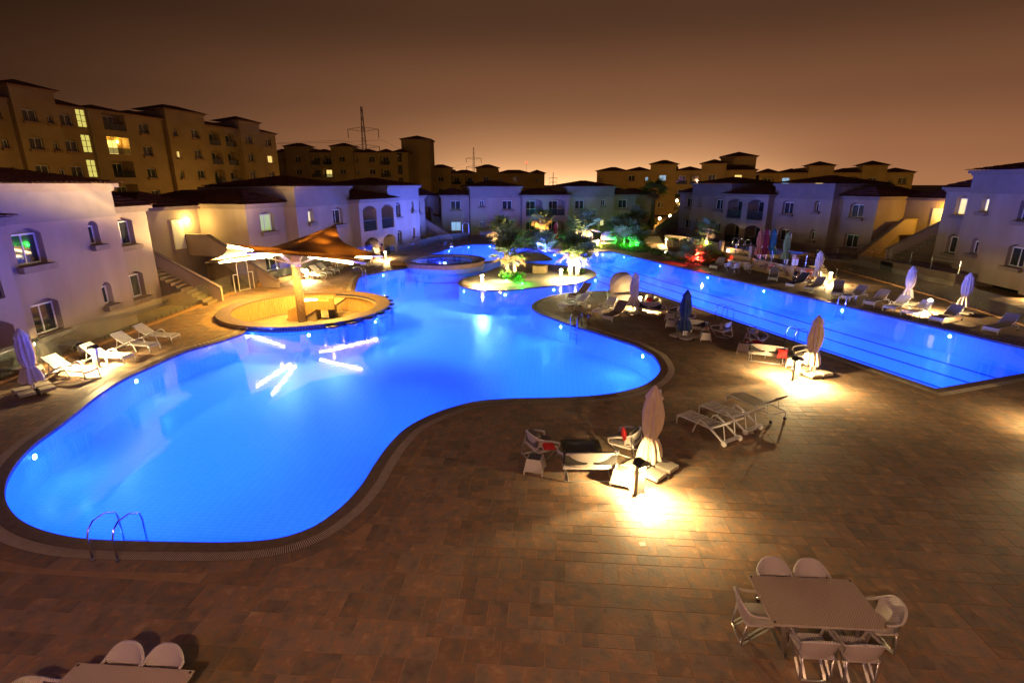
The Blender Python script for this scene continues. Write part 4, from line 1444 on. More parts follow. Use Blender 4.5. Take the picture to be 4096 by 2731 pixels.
# ================================================================== furniture
def make_plastic_lounger():
    o = thing('sun_lounger', '', 'sun lounger')
    m = M['white_plastic']
    for s in (-1, 1):
        y = s * .31
        mb = MB()
        mb.tube([(1.90, y, 0), (1.90, y, .26), (1.86, y, .31), (1.2, y, .33), (.62, y, .34)], .032, 8, flat=.7)
        mb.build('side_rail', m, o, True)
        y2 = s * .345
        mb = MB().tube([(1.22, y2, 0), (1.16, y2, .22), (1.05, y2, .44), (.95, y2, .50), (.80, y2, .46), (.45, y2, .28), (.16, y2, .13), (.06, y2, .10)], [.03, .03, .033, .035, .038, .042, .045, .05], 8, flat=.75)
        mb.build('armrest', m, o, True)
        mb = MB().tube([(.62, y, .34), (.36, y, .52), (-.02, y, .80)], .030, 8, flat=.7); mb.build('back_rail', m, o, True)
        MB().tube([(.24, y * .8, .60), (.13, y * .8, .12)], .018, 6).build('back_strut', m, o)
        MB().tube([(.06, s * .345, .09), (.06, s * .40, .09)], .09, 18).build('wheel', m, o)
    MB().bx(.02, .14, -.33, .33, .10, .15).build('rear_bar', m, o)
    seat = MB().bx(-.042, .042, -.30, .30, -.011, .011)
    me = seat.mesh('slat', m)
    for i in range(10):
        link('slat', me, o, (.72 + i * .122, 0, .345 - .01 * i / 9 + .015 * math.sin(i)), (0, 0, 0))
    for i in range(7):
        t = (i + .55) / 7
        link('slat', me, o, (.60 - .62 * t, 0, .36 + .46 * t), (0, R(36), 0))
    MB().bx(1.88, 1.92, -.31, .31, .22, .30).build('foot_bar', m, o)
    return o
def make_mesh_lounger(sling='sling'):
    o = thing('sun_lounger', '', 'sun lounger')
    m = M['white_metal']
    for s in (-1, 1):
        y = s * .33
        MB().tube([(.03, y, 0), (.03, y, .24), (.05, y, .30), (1.78, y, .33), (1.90, y, .28), (1.95, y, .10), (1.96, y, 0)], .02, 8).build('side_rail', m, o, True)
        MB().tube([(.72, y * .95, .34), (.40, y * .95, .55), (.02, y * .95, .86)], .018, 8).build('back_rail', m, o, True)
        MB().tube([(.32, y * .8, .60), (.24, y * .8, .30)], .012, 6).build('back_strut', m, o)
        MB().tube([(.03, y - .02, .05), (.03, y + .02, .05)], .05, 12).build('wheel', M['black'], o)
    MB().tube([(.05, -.33, .29), (.05, .33, .29)], .018, 8).build('rear_bar', m, o)
    rows = [[(x, y, z + .012) for y in (-.31, 0, .31)] for x, z in ((.72, .335), (1.2, .315), (1.78, .335), (1.88, .30))]
    mb = MB().grid(rows).grid([[(p[0], p[1], p[2] - .02) for p in r[::-1]] for r in rows]); mb.build('seat_sling', M[sling], o, True)
    rows = [[(x, y, z + .02) for y in (-.31, 0, .31)] for x, z in ((.02, .86), (.40, .545), (.71, .34))]
    mb = MB().grid(rows).grid([[(p[0] - .008, p[1], p[2] - .02) for p in r[::-1]] for r in rows]); mb.build('back_sling', M[sling], o, True)
    MB().quad((1.925, -.31, .10), (1.925, .31, .10), (1.895, .31, .29), (1.895, -.31, .29)).quad((1.905, .31, .10), (1.905, -.31, .10), (1.875, -.31, .29), (1.875, .31, .29)).build('foot_panel', M['wicker'], o)
    return o
def make_black_lounger():
    o = make_mesh_lounger('cushion_black')
    rows = [[(x, y, z + .05) for y in (-.30, 0, .30)] for x, z in ((-.04, .92), (.36, .60), (.70, .37))]
    MB().grid(rows).grid([[(p[0] - .03, p[1], p[2] - .06) for p in r[::-1]] for r in rows]).build('back_pad', M['cushion_black'], o, True)
    return o
def lounger(kind, hp, fp, label):
    h, f = G(*hp), G(*fp)
    c = (h + f) / 2; d = (f - h); rz = math.atan2(d.y, d.x)
    mk = {'p': make_plastic_lounger, 'm': make_mesh_lounger, 'k': make_black_lounger}[kind]
    loc = c - Vector((math.cos(rz), math.sin(rz), 0)) * .95
    return place('lounger' + kind, mk, label, 'sun lounger', (loc.x, loc.y, 0), rz, {'p': 'white slatted plastic loungers', 'm': 'sling loungers with white frames', 'k': 'lounger with a black pad'}[kind])
for kd, hp, fp, lab in [
    ('p', (215, 1497), (368, 1508), 'white slatted lounger nearest the violet parasol on the left deck'),
    ('p', (374, 1445), (501, 1448), 'white slatted lounger brightly lit right behind the left bollard'),
    ('p', (488, 1396), (612, 1402), 'white slatted lounger second from the far end of the left row'),
    ('p', (575, 1361), (693, 1364), 'white slatted lounger at the far end of the left row'),
    ('p', (1213, 1114), (1290, 1117), 'white slatted lounger beside the bollard behind the canopy column'),
    ('p', (1250, 1099), (1319, 1106), 'white slatted lounger in the middle of the three behind the column'),
    ('p', (1278, 1089), (1349, 1094), 'white slatted lounger farthest of the three behind the column'),
    ('m', (1489, 1046), (1443, 1074), 'pale chaise lounger with its foot toward the left deck edge by the hot tub'),
    ('p', (2336, 1226), (2256, 1237), 'white slatted lounger with big wheels at the peninsula tip'),
    ('m', (2352, 1180), (2286, 1198), 'sling lounger at the back edge of the peninsula'),
    ('p', (2449, 1241), (2386, 1264), 'white slatted lounger with raised back beside the brown one on the peninsula'),
    ('m', (2496, 1257), (2424, 1286), 'brown sling lounger at the grey parasol on the peninsula'),
    ('m', (2901, 1062), (2835, 1081), 'sling lounger left of the white dining set under the red wall'),
    ('m', (3098, 1102), (3086, 1133), 'sling lounger turned to the pool before the timber wall'),
    ('k', (3223, 1139), (3150, 1152), 'lounger with a raised black pad beside the life ring'),
    ('m', (3293, 1150), (3222, 1168), 'sling lounger just right of the black padded one'),
    ('m', (3352, 1163), (3344, 1192), 'sling lounger turned to the lap pool in front of the glowing bollard'),
    ('m', (3457, 1189), (3371, 1203), 'sling lounger behind the steel ladder post'),
    ('m', (3541, 1208), (3465, 1226), 'sling lounger between the ladder post and the slatted pair'),
    ('p', (3617, 1232), (3548, 1248), 'left one of the two slatted loungers on the right deck'),
    ('p', (3699, 1255), (3627, 1266), 'right one of the slatted pair, before the bright bollard'),
    ('m', (3829, 1275), (3734, 1292), 'sling lounger before the violet parasol at the right'),
    ('m', (4053, 1314), (3946, 1335), 'sling lounger nearest the right edge of the picture'),
    ('p', (2908, 1765), (2754, 1694), 'nearest white slatted lounger with round wheels in the open deck'),
    ('p', (2992, 1719), (2842, 1654), 'white slatted lounger between the nearest one and the brown sling lounger'),
    ('m', (3112, 1686), (2934, 1604), 'brown sling lounger farthest of the three on the open deck'),
    ('p', (170, 1405), (262, 1400), 'white lounger outside the glass fence behind the left bollard'),
    ('m', (10, 1500), (85, 1497), 'dark lounger behind the violet parasol at the left edge'),
    ('p', (1003, 1112), (960, 1108), 'white lounger outside the glass gate, left one'),
    ('p', (1044, 1108), (1020, 1098), 'white lounger outside the fence right of the gate'),
    ('p', (1088, 1093), (1060, 1086), 'white lounger outside the fence behind the canopy arm'),
    ('p', (2375, 985), (2395, 980), 'small white lounger lit far behind the palms beside the hooded daybed')]:
    lounger(kd, hp, fp, lab)
# ---- closed cantilever parasols
def make_parasol(cloth, base=True):
    def f():
        o = thing('closed_parasol', '', 'parasol')
        rnd = random.Random(len(cloth) * 7)
        ph = [rnd.random() * 6 for _ in range(4)]
        def mod(a, z):
            k_ = 1.0 + .27 * math.sin(9 * a + ph[0] + z * .8) + .13 * math.sin(4 * a + ph[1] + z * 2.1) + .05 * math.sin(17 * a + ph[2] + z)
            t = min(1, max(0, (2.42 - z) / .5))
            return 1 + (k_ - 1) * t
        prof = [(.30, .50), (.29, .56), (.27, .70), (.235, .85), (.19, .98), (.135, 1.06), (.145, 1.12), (.19, 1.28), (.215, 1.5), (.215, 1.75), (.19, 2.0), (.165, 2.14), (.215, 2.19), (.165, 2.30), (.10, 2.42), (.045, 2.52), (.01, 2.53)]
        c = MB().lathe(prof, 64, cap=False, mod=mod).build('folded_canopy', M[cloth], o, True)
        MB().lathe([(.155, 1.03), (.16, 1.06), (.155, 1.09)], 24, cap=False).build('strap', M[cloth], c, True)
        MB().bx(.17, .25, -.05, .05, .12, 2.30).bx(.05, .26, -.035, .035, 2.302, 2.36).build('mast', M['white_metal'], o)
        MB().tube([(0, 0, .2), (0, 0, .6)], .03, 8).build('pole', M['white_metal'], o)
        MB().tube([(.25, 0, 1.0), (.31, 0, 1.0), (.31, 0, .88)], .012, 6).build('crank', M['charcoal'], o)
        if base:
            MB().box((.12, 0, .085), (1.15, .08, .05)).box((.12, 0, .086), (.08, 1.15, .05)).box((.18, 0, .12), (.2, .2, .10)).build('base_frame', M['charcoal'], o)
            for sx, sy in ((-1, -1), (1, -1), (1, 1), (-1, 1)):
                MB().box((.12 + sx * .30, sy * .30, .155), (.46, .46, .10)).build('weight_slab', M['concrete'], o)
            for sx, sy in ((-1, 0), (1, 0), (0, 1), (0, -1)):
                MB().tube([(.12 + sx * .56, sy * .56 - .015, .03), (.12 + sx * .56, sy * .56 + .015, .03)], .03, 10).build('castor', M['charcoal'], o)
        else:
            MB().box((.05, 0, .05), (.55, .55, .10)).build('base_slab', M['concrete'], o)
        return o
    return f
for cloth, p, rz, lab in [
    ('tan_cloth', (2592, 1890), .75, 'tan closed parasol with pale weight slabs beside the nearest bollard'),
    ('navy_cloth', (2732, 1356), .6, 'navy blue closed parasol on the peninsula deck'),
    ('tan_cloth', (3236, 1500), .3, 'tan closed parasol beside the lit bollard near the lap pool'),
    ('lav_cloth', (2532, 1255), .2, 'grey closed parasol beside the hooded daybed'),
    ('lav_cloth', (146, 1574), 2.5, 'violet tinted closed parasol at the left edge before the near left villa'),
    ('lav_cloth', (3262, 1131), .4, 'closed parasol beside the life ring at the terrace corner'),
    ('lav_cloth', (3622, 1219), .6, 'pale closed parasol behind the slatted loungers on the right deck'),
    ('lav_cloth', (3842, 1258), .5, 'violet tinted closed parasol before the glass fence at the right'),
    ('tan_cloth', (1343, 1078), .2, 'small tan closed parasol behind the row of three slatted loungers'),
    ('lav_cloth', (1430, 1022), .2, 'pale closed parasol at the left villa balcony beyond the canopy')]:
    g = G(*p)
    place('parasol' + cloth, make_parasol(cloth), lab, 'parasol', (g.x, g.y, 0), rz, 'closed cantilever parasols')
g = G(2222, 966); place('parasolredfar', make_parasol('redp_cloth', False), 'narrow red closed parasol behind the palms before the middle villa', 'parasol', (g.x, g.y, 0), 0, 'closed parasols')
g = G(2390, 936); o = place('parasoltanfar', make_parasol('tan_cloth', False), 'pale closed parasol far behind the palms at the middle villa', 'parasol', (g.x, g.y, 0), 0, 'closed parasols')
# ---- bollards
def make_bollard():
    o = thing('bollard_light', '', 'bollard light')
    MB().box((0, 0, .012), (.30, .22, .024)).build('base_plate', M['alu'], o)
    for s in (-1, 1):
        MB().bx(-.015 + s * .11, .015 + s * .11, -.055, .055, .024, .86).build('side_plate', M['alu'], o)
    MB().bx(-.095, .095, -.012, .012, .026, .70).build('panel', M['alu'], o)
    MB().bx(-.094, .094, -.045, .045, .704, .85).build('lens', M['lamp_soft'], o)
    mb = MB(); rows = []
    for i in range(11):
        a = math.pi * i / 10
        rows.append([(-.17 * math.cos(a), y, .862 + .13 * math.sin(a)) for y in (-.14, .14)])
    mb.grid(rows)
    for y, fl in ((-.14, 0), (.14, 1)):
        b = len(mb.v); mb.v += [(-.17 * math.cos(math.pi * i / 10), y, .862 + .13 * math.sin(math.pi * i / 10)) for i in range(11)]
        f = tuple(range(b, b + 11)); mb.f.append(f if fl else f[::-1])
    mb.quad((-.17, -.14, .862), (.17, -.14, .862), (.17, .14, .862), (-.17, .14, .862))
    mb.build('cap', M['black'], o)
    return o
BW = (1.0, .70, .30)
def bollard(p, rz, lab, e=70, front=True):
    g = G(*p)
    o = place('bollard', make_bollard, lab, 'bollard light', (g.x, g.y, 0), rz, 'bollard lights on the decks')
    for s in (-1, 1):
        k_ = e * (1.25 if g.y < 21 else .45 if p[0] > 3250 else .7) * (1.0 if s < 0 else .6)
        lamp('lamp_light', 'POINT', o, (0, s * .075, .838), k_ * 5.0, BW, .012)
        lamp('lamp_light', 'SPOT', o, (0, s * .10, .80), k_ * 16.0, BW, .01, 118, aim((0, s * .5, -1)), .8)
    return o
for p, rz, lab, e in [
    ((2555, 1978), .55, 'nearest bollard light beside the tan parasol', 70), ((3178, 1522), .35, 'bollard light at the tan parasol near the lap pool', 75),
    ((391, 1470), -.2, 'bollard light among the white loungers on the left deck', 75), ((1229, 1119), .2, 'bollard light beside the three loungers behind the canopy column', 90),
    ((1543, 1039), .1, 'bollard light beside the standing person', 85), ((1929, 1144), .15, 'bollard light at the left end of the palm island', 85),
    ((2243, 1119), -.1, 'bollard light on the palm island before the twin palms', 85), ((2663, 983), .1, 'left one of the two far bollard lights by the children pool', 85),
    ((3316, 1133), -.3, 'bollard light behind the sling loungers beside the terrace stairs', 85), ((3708, 1252), -.4, 'bright bollard light behind the slatted lounger pair on the right', 85),
    ((2556, 1240), .2, 'bollard light hidden behind the grey parasol on the peninsula', 60), ((154, 1440), .0, 'bollard light outside the glass fence at the far left', 110),
    ((1953, 937), .0, 'small far bollard light outside the fence at the middle villa', 70), ((2390, 989), .0, 'far bollard light behind the palm beside the hooded daybed', 70),
    ((1046, 1118), .0, 'bollard light outside the gate left of the canopy column', 40),
    ((4190, 1215), .0, 'bollard light outside the right fence near the lawn', 18)]:
    bollard(p, rz, lab, e)
# its pool of light reaches into the picture from the right
b_ = bollard((4420, 1780), .5, 'bollard light just beyond the right edge of the deck', 75)
# ---- wicker lounge furniture
def barrel_seat(o, w, d, seatz=.36, top=.78, arm=.60):
    """rim, shell, cushion and sled legs of a woven armchair or sofa; back at -y"""
    hw = w / 2
    rim = []
    n = 20
    for i in range(n + 1):
        t = i / n
        a = math.pi * t
        x = -hw * math.cos(a)
        x = math.copysign(abs(x / hw)**.65 * hw, x)
        y = d * .5 - d * (math.sin(a)**.55)
        z = arm + (top - arm) * math.sin(a)**1.5
        if i in (0, n): z = arm - .10
        rim.append(Vector((x, y, z)))
    MB().tube([Vector((-hw + .03, d * .5, seatz))] + rim + [Vector((hw - .03, d * .5, seatz))], .035, 8).build('rim', M['wicker'], o, True)
    low = [Vector((p.x * .86, p.y * .92 + .02, seatz)) for p in rim]
    sh = [[rim[i].lerp(low[i], t) for i in range(3, n - 2)] for t in (0, .35, .7, 1)]
    MB().grid(sh).grid([[p + (Vector((0, 0, 0)) - Vector((p.x, p.y, 0))).normalized() * .02 for p in r][::-1] for r in sh]).build('shell', M['wicker'], o, True)
    MB().bx(-hw * .88, hw * .88, -d * .42, d * .5, seatz - .06, seatz).build('seat_base', M['wicker'], o)
    return rim
def cushion_mb(x0, x1, y0, y1, z0, z1, r=.05, M4=None):
    mb = MB(); rows = []
    for i in range(9):
        a = -math.pi / 2 + math.pi * i / 8
        zz = (z0 + z1) / 2 + (z1 - z0) / 2 * math.sin(a)
        ins = r * (1 - math.cos(a))
        row = []
        for k_ in range(25):
            b = 2 * math.pi * k_ / 24
            cx_, sy_ = math.cos(b), math.sin(b)
            sq = lambda v: math.copysign(abs(v)**.35, v)
            row.append(((x0 + x1) / 2 + ((x1 - x0) / 2 - ins) * sq(cx_), (y0 + y1) / 2 + ((y1 - y0) / 2 - ins) * sq(sy_), zz))
        rows.append(row)
    mb.grid(rows); mb.quad(*rows[-1][:-1]); mb.quad(*rows[0][:-1][::-1])
    if M4 is not None: mb.v = [tuple(M4 @ Vector(p)) for p in mb.v]
    return mb
def flat_legs(o, w, d, seatz):
    hw = w / 2 * .82
    MB().tube([(-hw, -d * .36, .60), (-hw, -d * .50, .30), (-hw, -d * .58, .03), (-hw * .96, -d * .58, .012), (hw * .96, -d * .58, .012), (hw, -d * .58, .03), (hw, -d * .50, .30), (hw, -d * .36, .60)], .028, 8, flat=.5).build('rear_legs', M['alu'], o, True)
    for s in (-1, 1):
        MB().tube([(s * hw * .85, -d * .57, .014), (s * hw * .85, d * .1, .016), (s * hw * .9, d * .42, seatz - .08)], .028, 8, flat=.5).build('leg', M['alu'], o, True)
def make_armchair():
    o = thing('wicker_armchair', '', 'armchair')
    barrel_seat(o, .82, .74); flat_legs(o, .82, .74, .36)
    cushion_mb(-.33, .33, -.26, .38, .362, .47).build('seat_cushion', M['cushion'], o, True)
    Mx = Matrix.Translation((0, -.25, .62)) @ Matrix.Rotation(R(72), 4, 'X')
    cushion_mb(-.30, .30, -.20, .20, -.06, .06, M4=Mx).build('back_cushion', M['cushion'], o, True)
    return o
def make_sofa():
    o = thing('wicker_sofa', '', 'sofa')
    barrel_seat(o, 1.62, .76); flat_legs(o, 1.62, .76, .36)
    for s in (-1, 1):
        cushion_mb(s * .37 - .36, s * .37 + .36, -.26, .38, .362, .47).build('seat_cushion', M['cushion'], o, True)
        Mx = Matrix.Translation((s * .37, -.26, .60)) @ Matrix.Rotation(R(72), 4, 'X')
        cushion_mb(-.34, .34, -.18, .18, -.06, .06, M4=Mx).build('back_cushion', M['cushion_black'], o, True)
    return o
def make_side_table():
    o = thing('wicker_side_table', '', 'side table')
    mb = MB(); T, B = .20, .26
    for k_ in range(4):
        c = ((-1, -1), (1, -1), (1, 1), (-1, 1)); p, r = c[k_], c[(k_ + 1) % 4]
        mb.quad((p[0] * B, p[1] * B, .09), (r[0] * B, r[1] * B, .09), (r[0] * T, r[1] * T, .42), (p[0] * T, p[1] * T, .42))
    mb.build('body', M['wicker'], o)
    MB().bx(-T, T, -T, T, .421, .435).build('rim', M['wicker'], o)
    MB().bx(-.16, .16, -.16, .16, .436, .444).build('glass_top', M['glass_tint'], o)
    for sx, sy in ((-1, -1), (1, -1), (1, 1), (-1, 1)): MB().box((sx * .245, sy * .245, .05), (.04, .04, .10)).build('leg', M['wicker'], o)
    return o
def make_coffee_table():
    o = thing('glass_coffee_table', '', 'coffee table')
    MB().bx(-.55, .55, -.36, .36, .40, .412).build('glass_top', M['glass_tint'], o)
    MB().bx(-.40, .40, -.26, .26, .33, .395).bx(-.36, .36, -.22, .22, .12, .16).build('frame', M['wicker_tan'], o)
    for sx, sy in ((-1, -1), (1, -1), (1, 1), (-1, 1)): MB().beam((sx * .38, sy * .24, .34), (sx * .44, sy * .30, 0), .05, .03).build('leg', M['alu'], o)
    return o
def make_pillow():
    o = thing('red_pillow', '', 'pillow')
    mb = MB(); n = 12
    for sg in (1, -1):
        rows = []
        for i in range(n + 1):
            row = []
            for j in range(n + 1):
                u_, w_ = i / n * 2 - 1, j / n * 2 - 1
                z = .085 * ((1 - u_**2) * (1 - w_**2))**.5 * sg
                row.append((u_ * .20 * (1 - .08 * (1 - w_**2)), w_ * .20 * (1 - .08 * (1 - u_**2)), z))
            rows.append(row if sg > 0 else row[::-1])
        mb.grid(rows)
    mb.build('cover', M['red'], o, True)
    return o
def put(key, mk, px, z, rz, lab, cat, grp, dz=0.0):
    g = G(px[0], px[1], z)
    return place(key, mk, lab, cat, (g.x, g.y, dz), rz, grp)
def c1(x, y): return (2000 + x * .2976, 1600 + y * .2976)
def c2_(x, y): return (2050 + x * .2976, 1080 + y * .2976)
def c3_(x, y): return (2650 + x * .3189, 1150 + y * .3189)
SO, AC, ST, CT = 'wicker sofas on the deck', 'wicker armchairs on the deck', 'wicker side tables on the deck', 'glass coffee tables on the deck'
put('sofa', make_sofa, c1(1180, 980), 0, .0, 'white wicker sofa seen from behind beside the nearest bollard', 'sofa', SO)
put('arm', make_armchair, c1(545, 660), .2, R(-62), 'white wicker armchair left of the near coffee table', 'armchair', AC)
put('arm', make_armchair, c1(1690, 610), .2, R(55), 'white wicker armchair with a red pillow right of the near coffee table', 'armchair', AC)
put('ct', make_coffee_table, c1(1090, 605), .41, .0, 'low glass coffee table in the nearest seating group', 'coffee table', CT)
put('st', make_side_table, c1(470, 905), .1, -.25, 'small woven side table left of the near sofa', 'side table', ST)
put('st', make_side_table, c1(1640, 1075), .1, -.45, 'brightly lit woven side table right of the near sofa', 'side table', ST)
put('sofa', make_sofa, c2_(1850, 590), 0, R(-32), 'white wicker sofa seen from behind at the peninsula bollard', 'sofa', SO)
put('arm', make_armchair, c2_(1875, 470), .2, R(-150), 'white wicker armchair with a red pillow behind the peninsula sofa', 'armchair', AC)
put('arm', make_armchair, c2_(2190, 575), .2, R(70), 'wicker armchair half hidden left of the navy parasol', 'armchair', AC)
put('ct', make_coffee_table, c2_(2100, 520), .41, R(-28), 'glass coffee table behind the peninsula sofa', 'coffee table', CT)
put('st', make_side_table, c2_(2110, 650), .1, R(-20), 'upper one of two woven side tables left of the navy parasol', 'side table', ST)
put('arm', make_armchair, c3_(285, 395), .2, R(-155), 'white wicker armchair behind the navy parasol', 'armchair', AC)
put('sofa', make_sofa, c3_(350, 540), .1, R(-22), 'wicker sofa seen from behind right of the navy parasol', 'sofa', SO)
put('arm', make_armchair, c3_(740, 560), .2, R(35), 'wicker armchair seen from behind at the side table right of the navy parasol', 'armchair', AC)
put('ct', make_coffee_table, c3_(480, 455), .41, R(-20), 'glass coffee table behind the sofa at the navy parasol', 'coffee table', CT)
put('st', make_side_table, c3_(533, 640), .1, R(-10), 'woven side table before the armchair right of the navy parasol', 'side table', ST)
put('st', make_side_table, c3_(100, 475), .1, R(-15), 'lower one of two woven side tables left of the navy parasol', 'side table', ST)
put('arm', make_armchair, c3_(1165, 665), .2, R(-145), 'wicker armchair with a dark cushion by the lap pool', 'armchair', AC)
put('sofa', make_sofa, c3_(1290, 880), .1, R(-24), 'white wicker sofa seen from behind left of the second bollard', 'sofa', SO)
put('arm', make_armchair, c3_(1760, 870), .2, R(70), 'wicker armchair half hidden behind the tan parasol by the lap pool', 'armchair', AC)
put('ct', make_coffee_table, c3_(1430, 775), .41, R(-24), 'glass coffee table behind the sofa by the second bollard', 'coffee table', CT)
put('st', make_side_table, c3_(1010, 780), .1, R(-25), 'woven side table left of the sofa by the second bollard', 'side table', ST)
put('st', make_side_table, c3_(1620, 960), .1, R(-20), 'lit woven side table just behind the second bollard', 'side table', ST)
def pillow(px, z, rot, lab):
    g = G(px[0], px[1], z)
    o = place('pillow', make_pillow, lab, 'pillow', (g.x, g.y, z), 0, 'red pillows on the wicker seats')
    o.rotation_euler = rot
pillow(c1(1665, 460), .68, (R(78), R(40), R(75)), 'red pillow standing on the right armchair of the near group')
pillow(c1(650, 600), .52, (R(20), R(10), R(20)), 'red pillow lying on the left armchair of the near group')
pillow(c2_(1840, 415), .66, (R(70), 0, R(20)), 'red pillow on the armchair behind the peninsula sofa')
pillow(c3_(1195, 690), .52, (R(15), 0, R(20)), 'dark red pillow on the armchair by the lap pool')
pillow(c3_(1505, 830), .56, (R(60), 0, R(-24)), 'red pillow at the right end of the sofa near the second bollard')
# ---- dining sets
def make_dining_table():
    o = thing('dining_table', '', 'table')
    MB().bx(-.90, .90, -.55, .55, .715, .735).build('glass_top', M['table_weave'], o)
    MB().bx(-.87, .87, -.52, .52, .66, .713).build('apron', M['wicker'], o)
    for sx in (-1, 1):
        for sy in (-1, 1):
            MB().beam((sx * .70, sy * .46, .67), (sx * .58, sy * .46, .02), .07, .02, (0, 1, 0)).build('leg', M['alu'], o)
            MB().beam((sx * .46, sy * .46, .67), (sx * .57, sy * .46, .02), .07, .02, (0, 1, 0)).build('leg', M['alu'], o)
        MB().bx(sx * .575 - .035, sx * .575 + .035, -.50, .50, .0, .02).build('foot_bar', M['alu'], o)
        for sy in (-1, 1): MB().lathe([(.02, .736), (.02, .742)], 10, (sx * .86, sy * .51, 0)).build('stud', M['charcoal'], o)
    return o
def make_dining_chair():
    o = thing('dining_chair', '', 'chair')
    m = M['wicker']
    MB().bx(-.25, .25, -.22, .25, .41, .445).build('seat', m, o)
    n = 12
    top = []
    low = []
    for i in range(n + 1):
        t = i / n * 2 - 1
        x = .29 * math.copysign(abs(t)**.85, t)
        y = -.34 + .14 * abs(t)**2.6
        z = .86 - .17 * abs(t)**2.4
        top.append(Vector((x, y, z))); low.append(Vector((x * .84, y * .62 - .01, .43)))
    rows = [[top[i].lerp(low[i], t) + Vector((0, -.015 * math.sin(math.pi * t), 0)) for i in range(n + 1)] for t in (0, .25, .5, .75, 1)]
    MB().grid(rows).grid([[p + Vector((0, .02, 0)) for p in r][::-1] for r in rows]).build('backrest', m, o, True)
    MB().tube([Vector((-.26, .25, .43)), Vector((-.29, .24, .58)), Vector((-.295, .12, .645)), Vector((-.295, -.08, .66))] + top + [Vector((.295, -.08, .66)), Vector((.295, .12, .645)), Vector((.29, .24, .58)), Vector((.26, .25, .43))], .024, 8).build('rim', m, o, True)
    MB().tube([(-.235, -.20, .43), (-.235, -.24, .02), (-.22, -.245, .008), (.22, -.245, .008), (.235, -.24, .02), (.235, -.20, .43)], .018, 8).build('rear_leg_hoop', M['alu'], o, True)
    for s in (-1, 1):
        MB().beam((s * .15, -.235, .012), (s * .15, .20, .40), .045, .014).build('leg', M['alu'], o)
        MB().beam((s * .235, -.23, .015), (s * .235, .22, .41), .04, .014).build('leg', M['alu'], o)
    for s in (-1, 1): MB().box((s * .17, -.245, .004), (.05, .03, .008)).build('foot', M['black'], o)
    return o
DT, DC = 'woven dining tables', 'white woven dining chairs'
def dining(cx, cy, rz, who, chairs):
    place('dt', make_dining_table, f'rectangular woven dining table {who}', 'table', (cx, cy, 0), rz, DT)
    for lx, ly, a, lab in chairs:
        ca, sa = math.cos(rz), math.sin(rz)
        place('dc', make_dining_chair, lab, 'chair', (cx + lx * ca - ly * sa, cy + lx * sa + ly * ca, 0), rz + R(a), DC)
dining(5.13, 7.27, R(-3.5), 'with six chairs at the lower right', [
    (-.36, .56, 180, 'left one of two dining chairs on the far side of the lower right table'), (.30, .56, 180, 'right one of two dining chairs on the far side of the lower right table'),
    (-.30, -.66, 0, 'left one of two dining chairs on the near side of the lower right table'), (.36, -.68, 0, 'right one of two dining chairs on the near side of the lower right table'),
    (-.98, -.05, -90, 'dining chair at the left end of the lower right table'), (1.0, -.10, 90, 'dining chair at the right end of the lower right table')])
dining(-5.55, 5.45, R(-4), 'cut off by the lower left picture edge', [
    (-.30, .50, 180, 'left one of two dining chairs behind the lower left table'), (.32, .50, 180, 'right one of two dining chairs behind the lower left table'),
    (-1.05, .02, -90, 'dining chair at the left end of the lower left table')])
# white set on the far side of the lap pool
tb = G(2955, 1078, .0)
place('dt', make_dining_table, 'white dining table under the red lit terrace wall', 'table', (tb.x, tb.y + .3, 0), R(-18), DT)
for (px, py), a, lab in (((2912, 1084), 10, 'leftmost white chair at the table under the red wall'), ((2942, 1090), 5, 'middle white chair at the table under the red wall'), ((2990, 1093), 60, 'rightmost white chair at the table under the red wall')):
    g = G(px, py); place('dc', make_dining_chair, lab, 'chair', (g.x, g.y, 0), R(a), DC)
# ---- hooded daybeds
def make_daybed():
    o = thing('hooded_daybed', '', 'daybed')
    mb = MB(); rows = []
    for z, r in ((.05, .92), (.30, .97), (.55, 1.0)):
        rows.append([(r * math.cos(R(a)), r * math.sin(R(a)), z) for a in range(0, 361, 10)])
    mb.grid(rows); mb.quad(*[(p[0], p[1], .40) for p in rows[1][:-1]]); mb.build('woven_base', M['wicker'], o, True)
    MB().lathe([(.90, .402), (.92, .45), (.90, .54), (.01, .55)], 32, cap=False).build('mattress', M['cushion'], o, True)
    rows = []
    for i in range(9):
        t = R(10 + i * 13)
        row = []
        for j in range(17):
            a = math.pi * j / 16
            x = 1.0 * math.cos(a); rad = 1.02 * math.sin(a)**.8
            row.append((x, rad * math.cos(t), .55 + 1.35 * math.sin(a)**.8 * math.sin(t)))
        rows.append(row)
    MB().grid(rows).grid([[(p[0] * .985, p[1] * .985, .55 + (p[2] - .55) * .985) for p in r][::-1] for r in rows]).build('hood', M['tan_cloth'], o, True)
    for i in (0, 2, 4, 6, 8):
        MB().tube([(p[0] * 1.008, p[1] * 1.008, .55 + (p[2] - .55) * 1.008) for p in rows[i]], .014, 6).build('hood_rib', M['wicker'], o, True)
    return o
for px, rz, lab in ((c2_(1460, 400), R(-150), 'hooded woven daybed at the back of the peninsula'), ((1492, 1030), R(-60), 'pale hooded daybed behind the standing person'), ((2432, 983), R(180), 'small hooded daybed far behind the right palm')):
    g = G(*px); place('daybed', make_daybed, lab, 'daybed', (g.x, g.y, 0), rz, 'hooded daybeds')
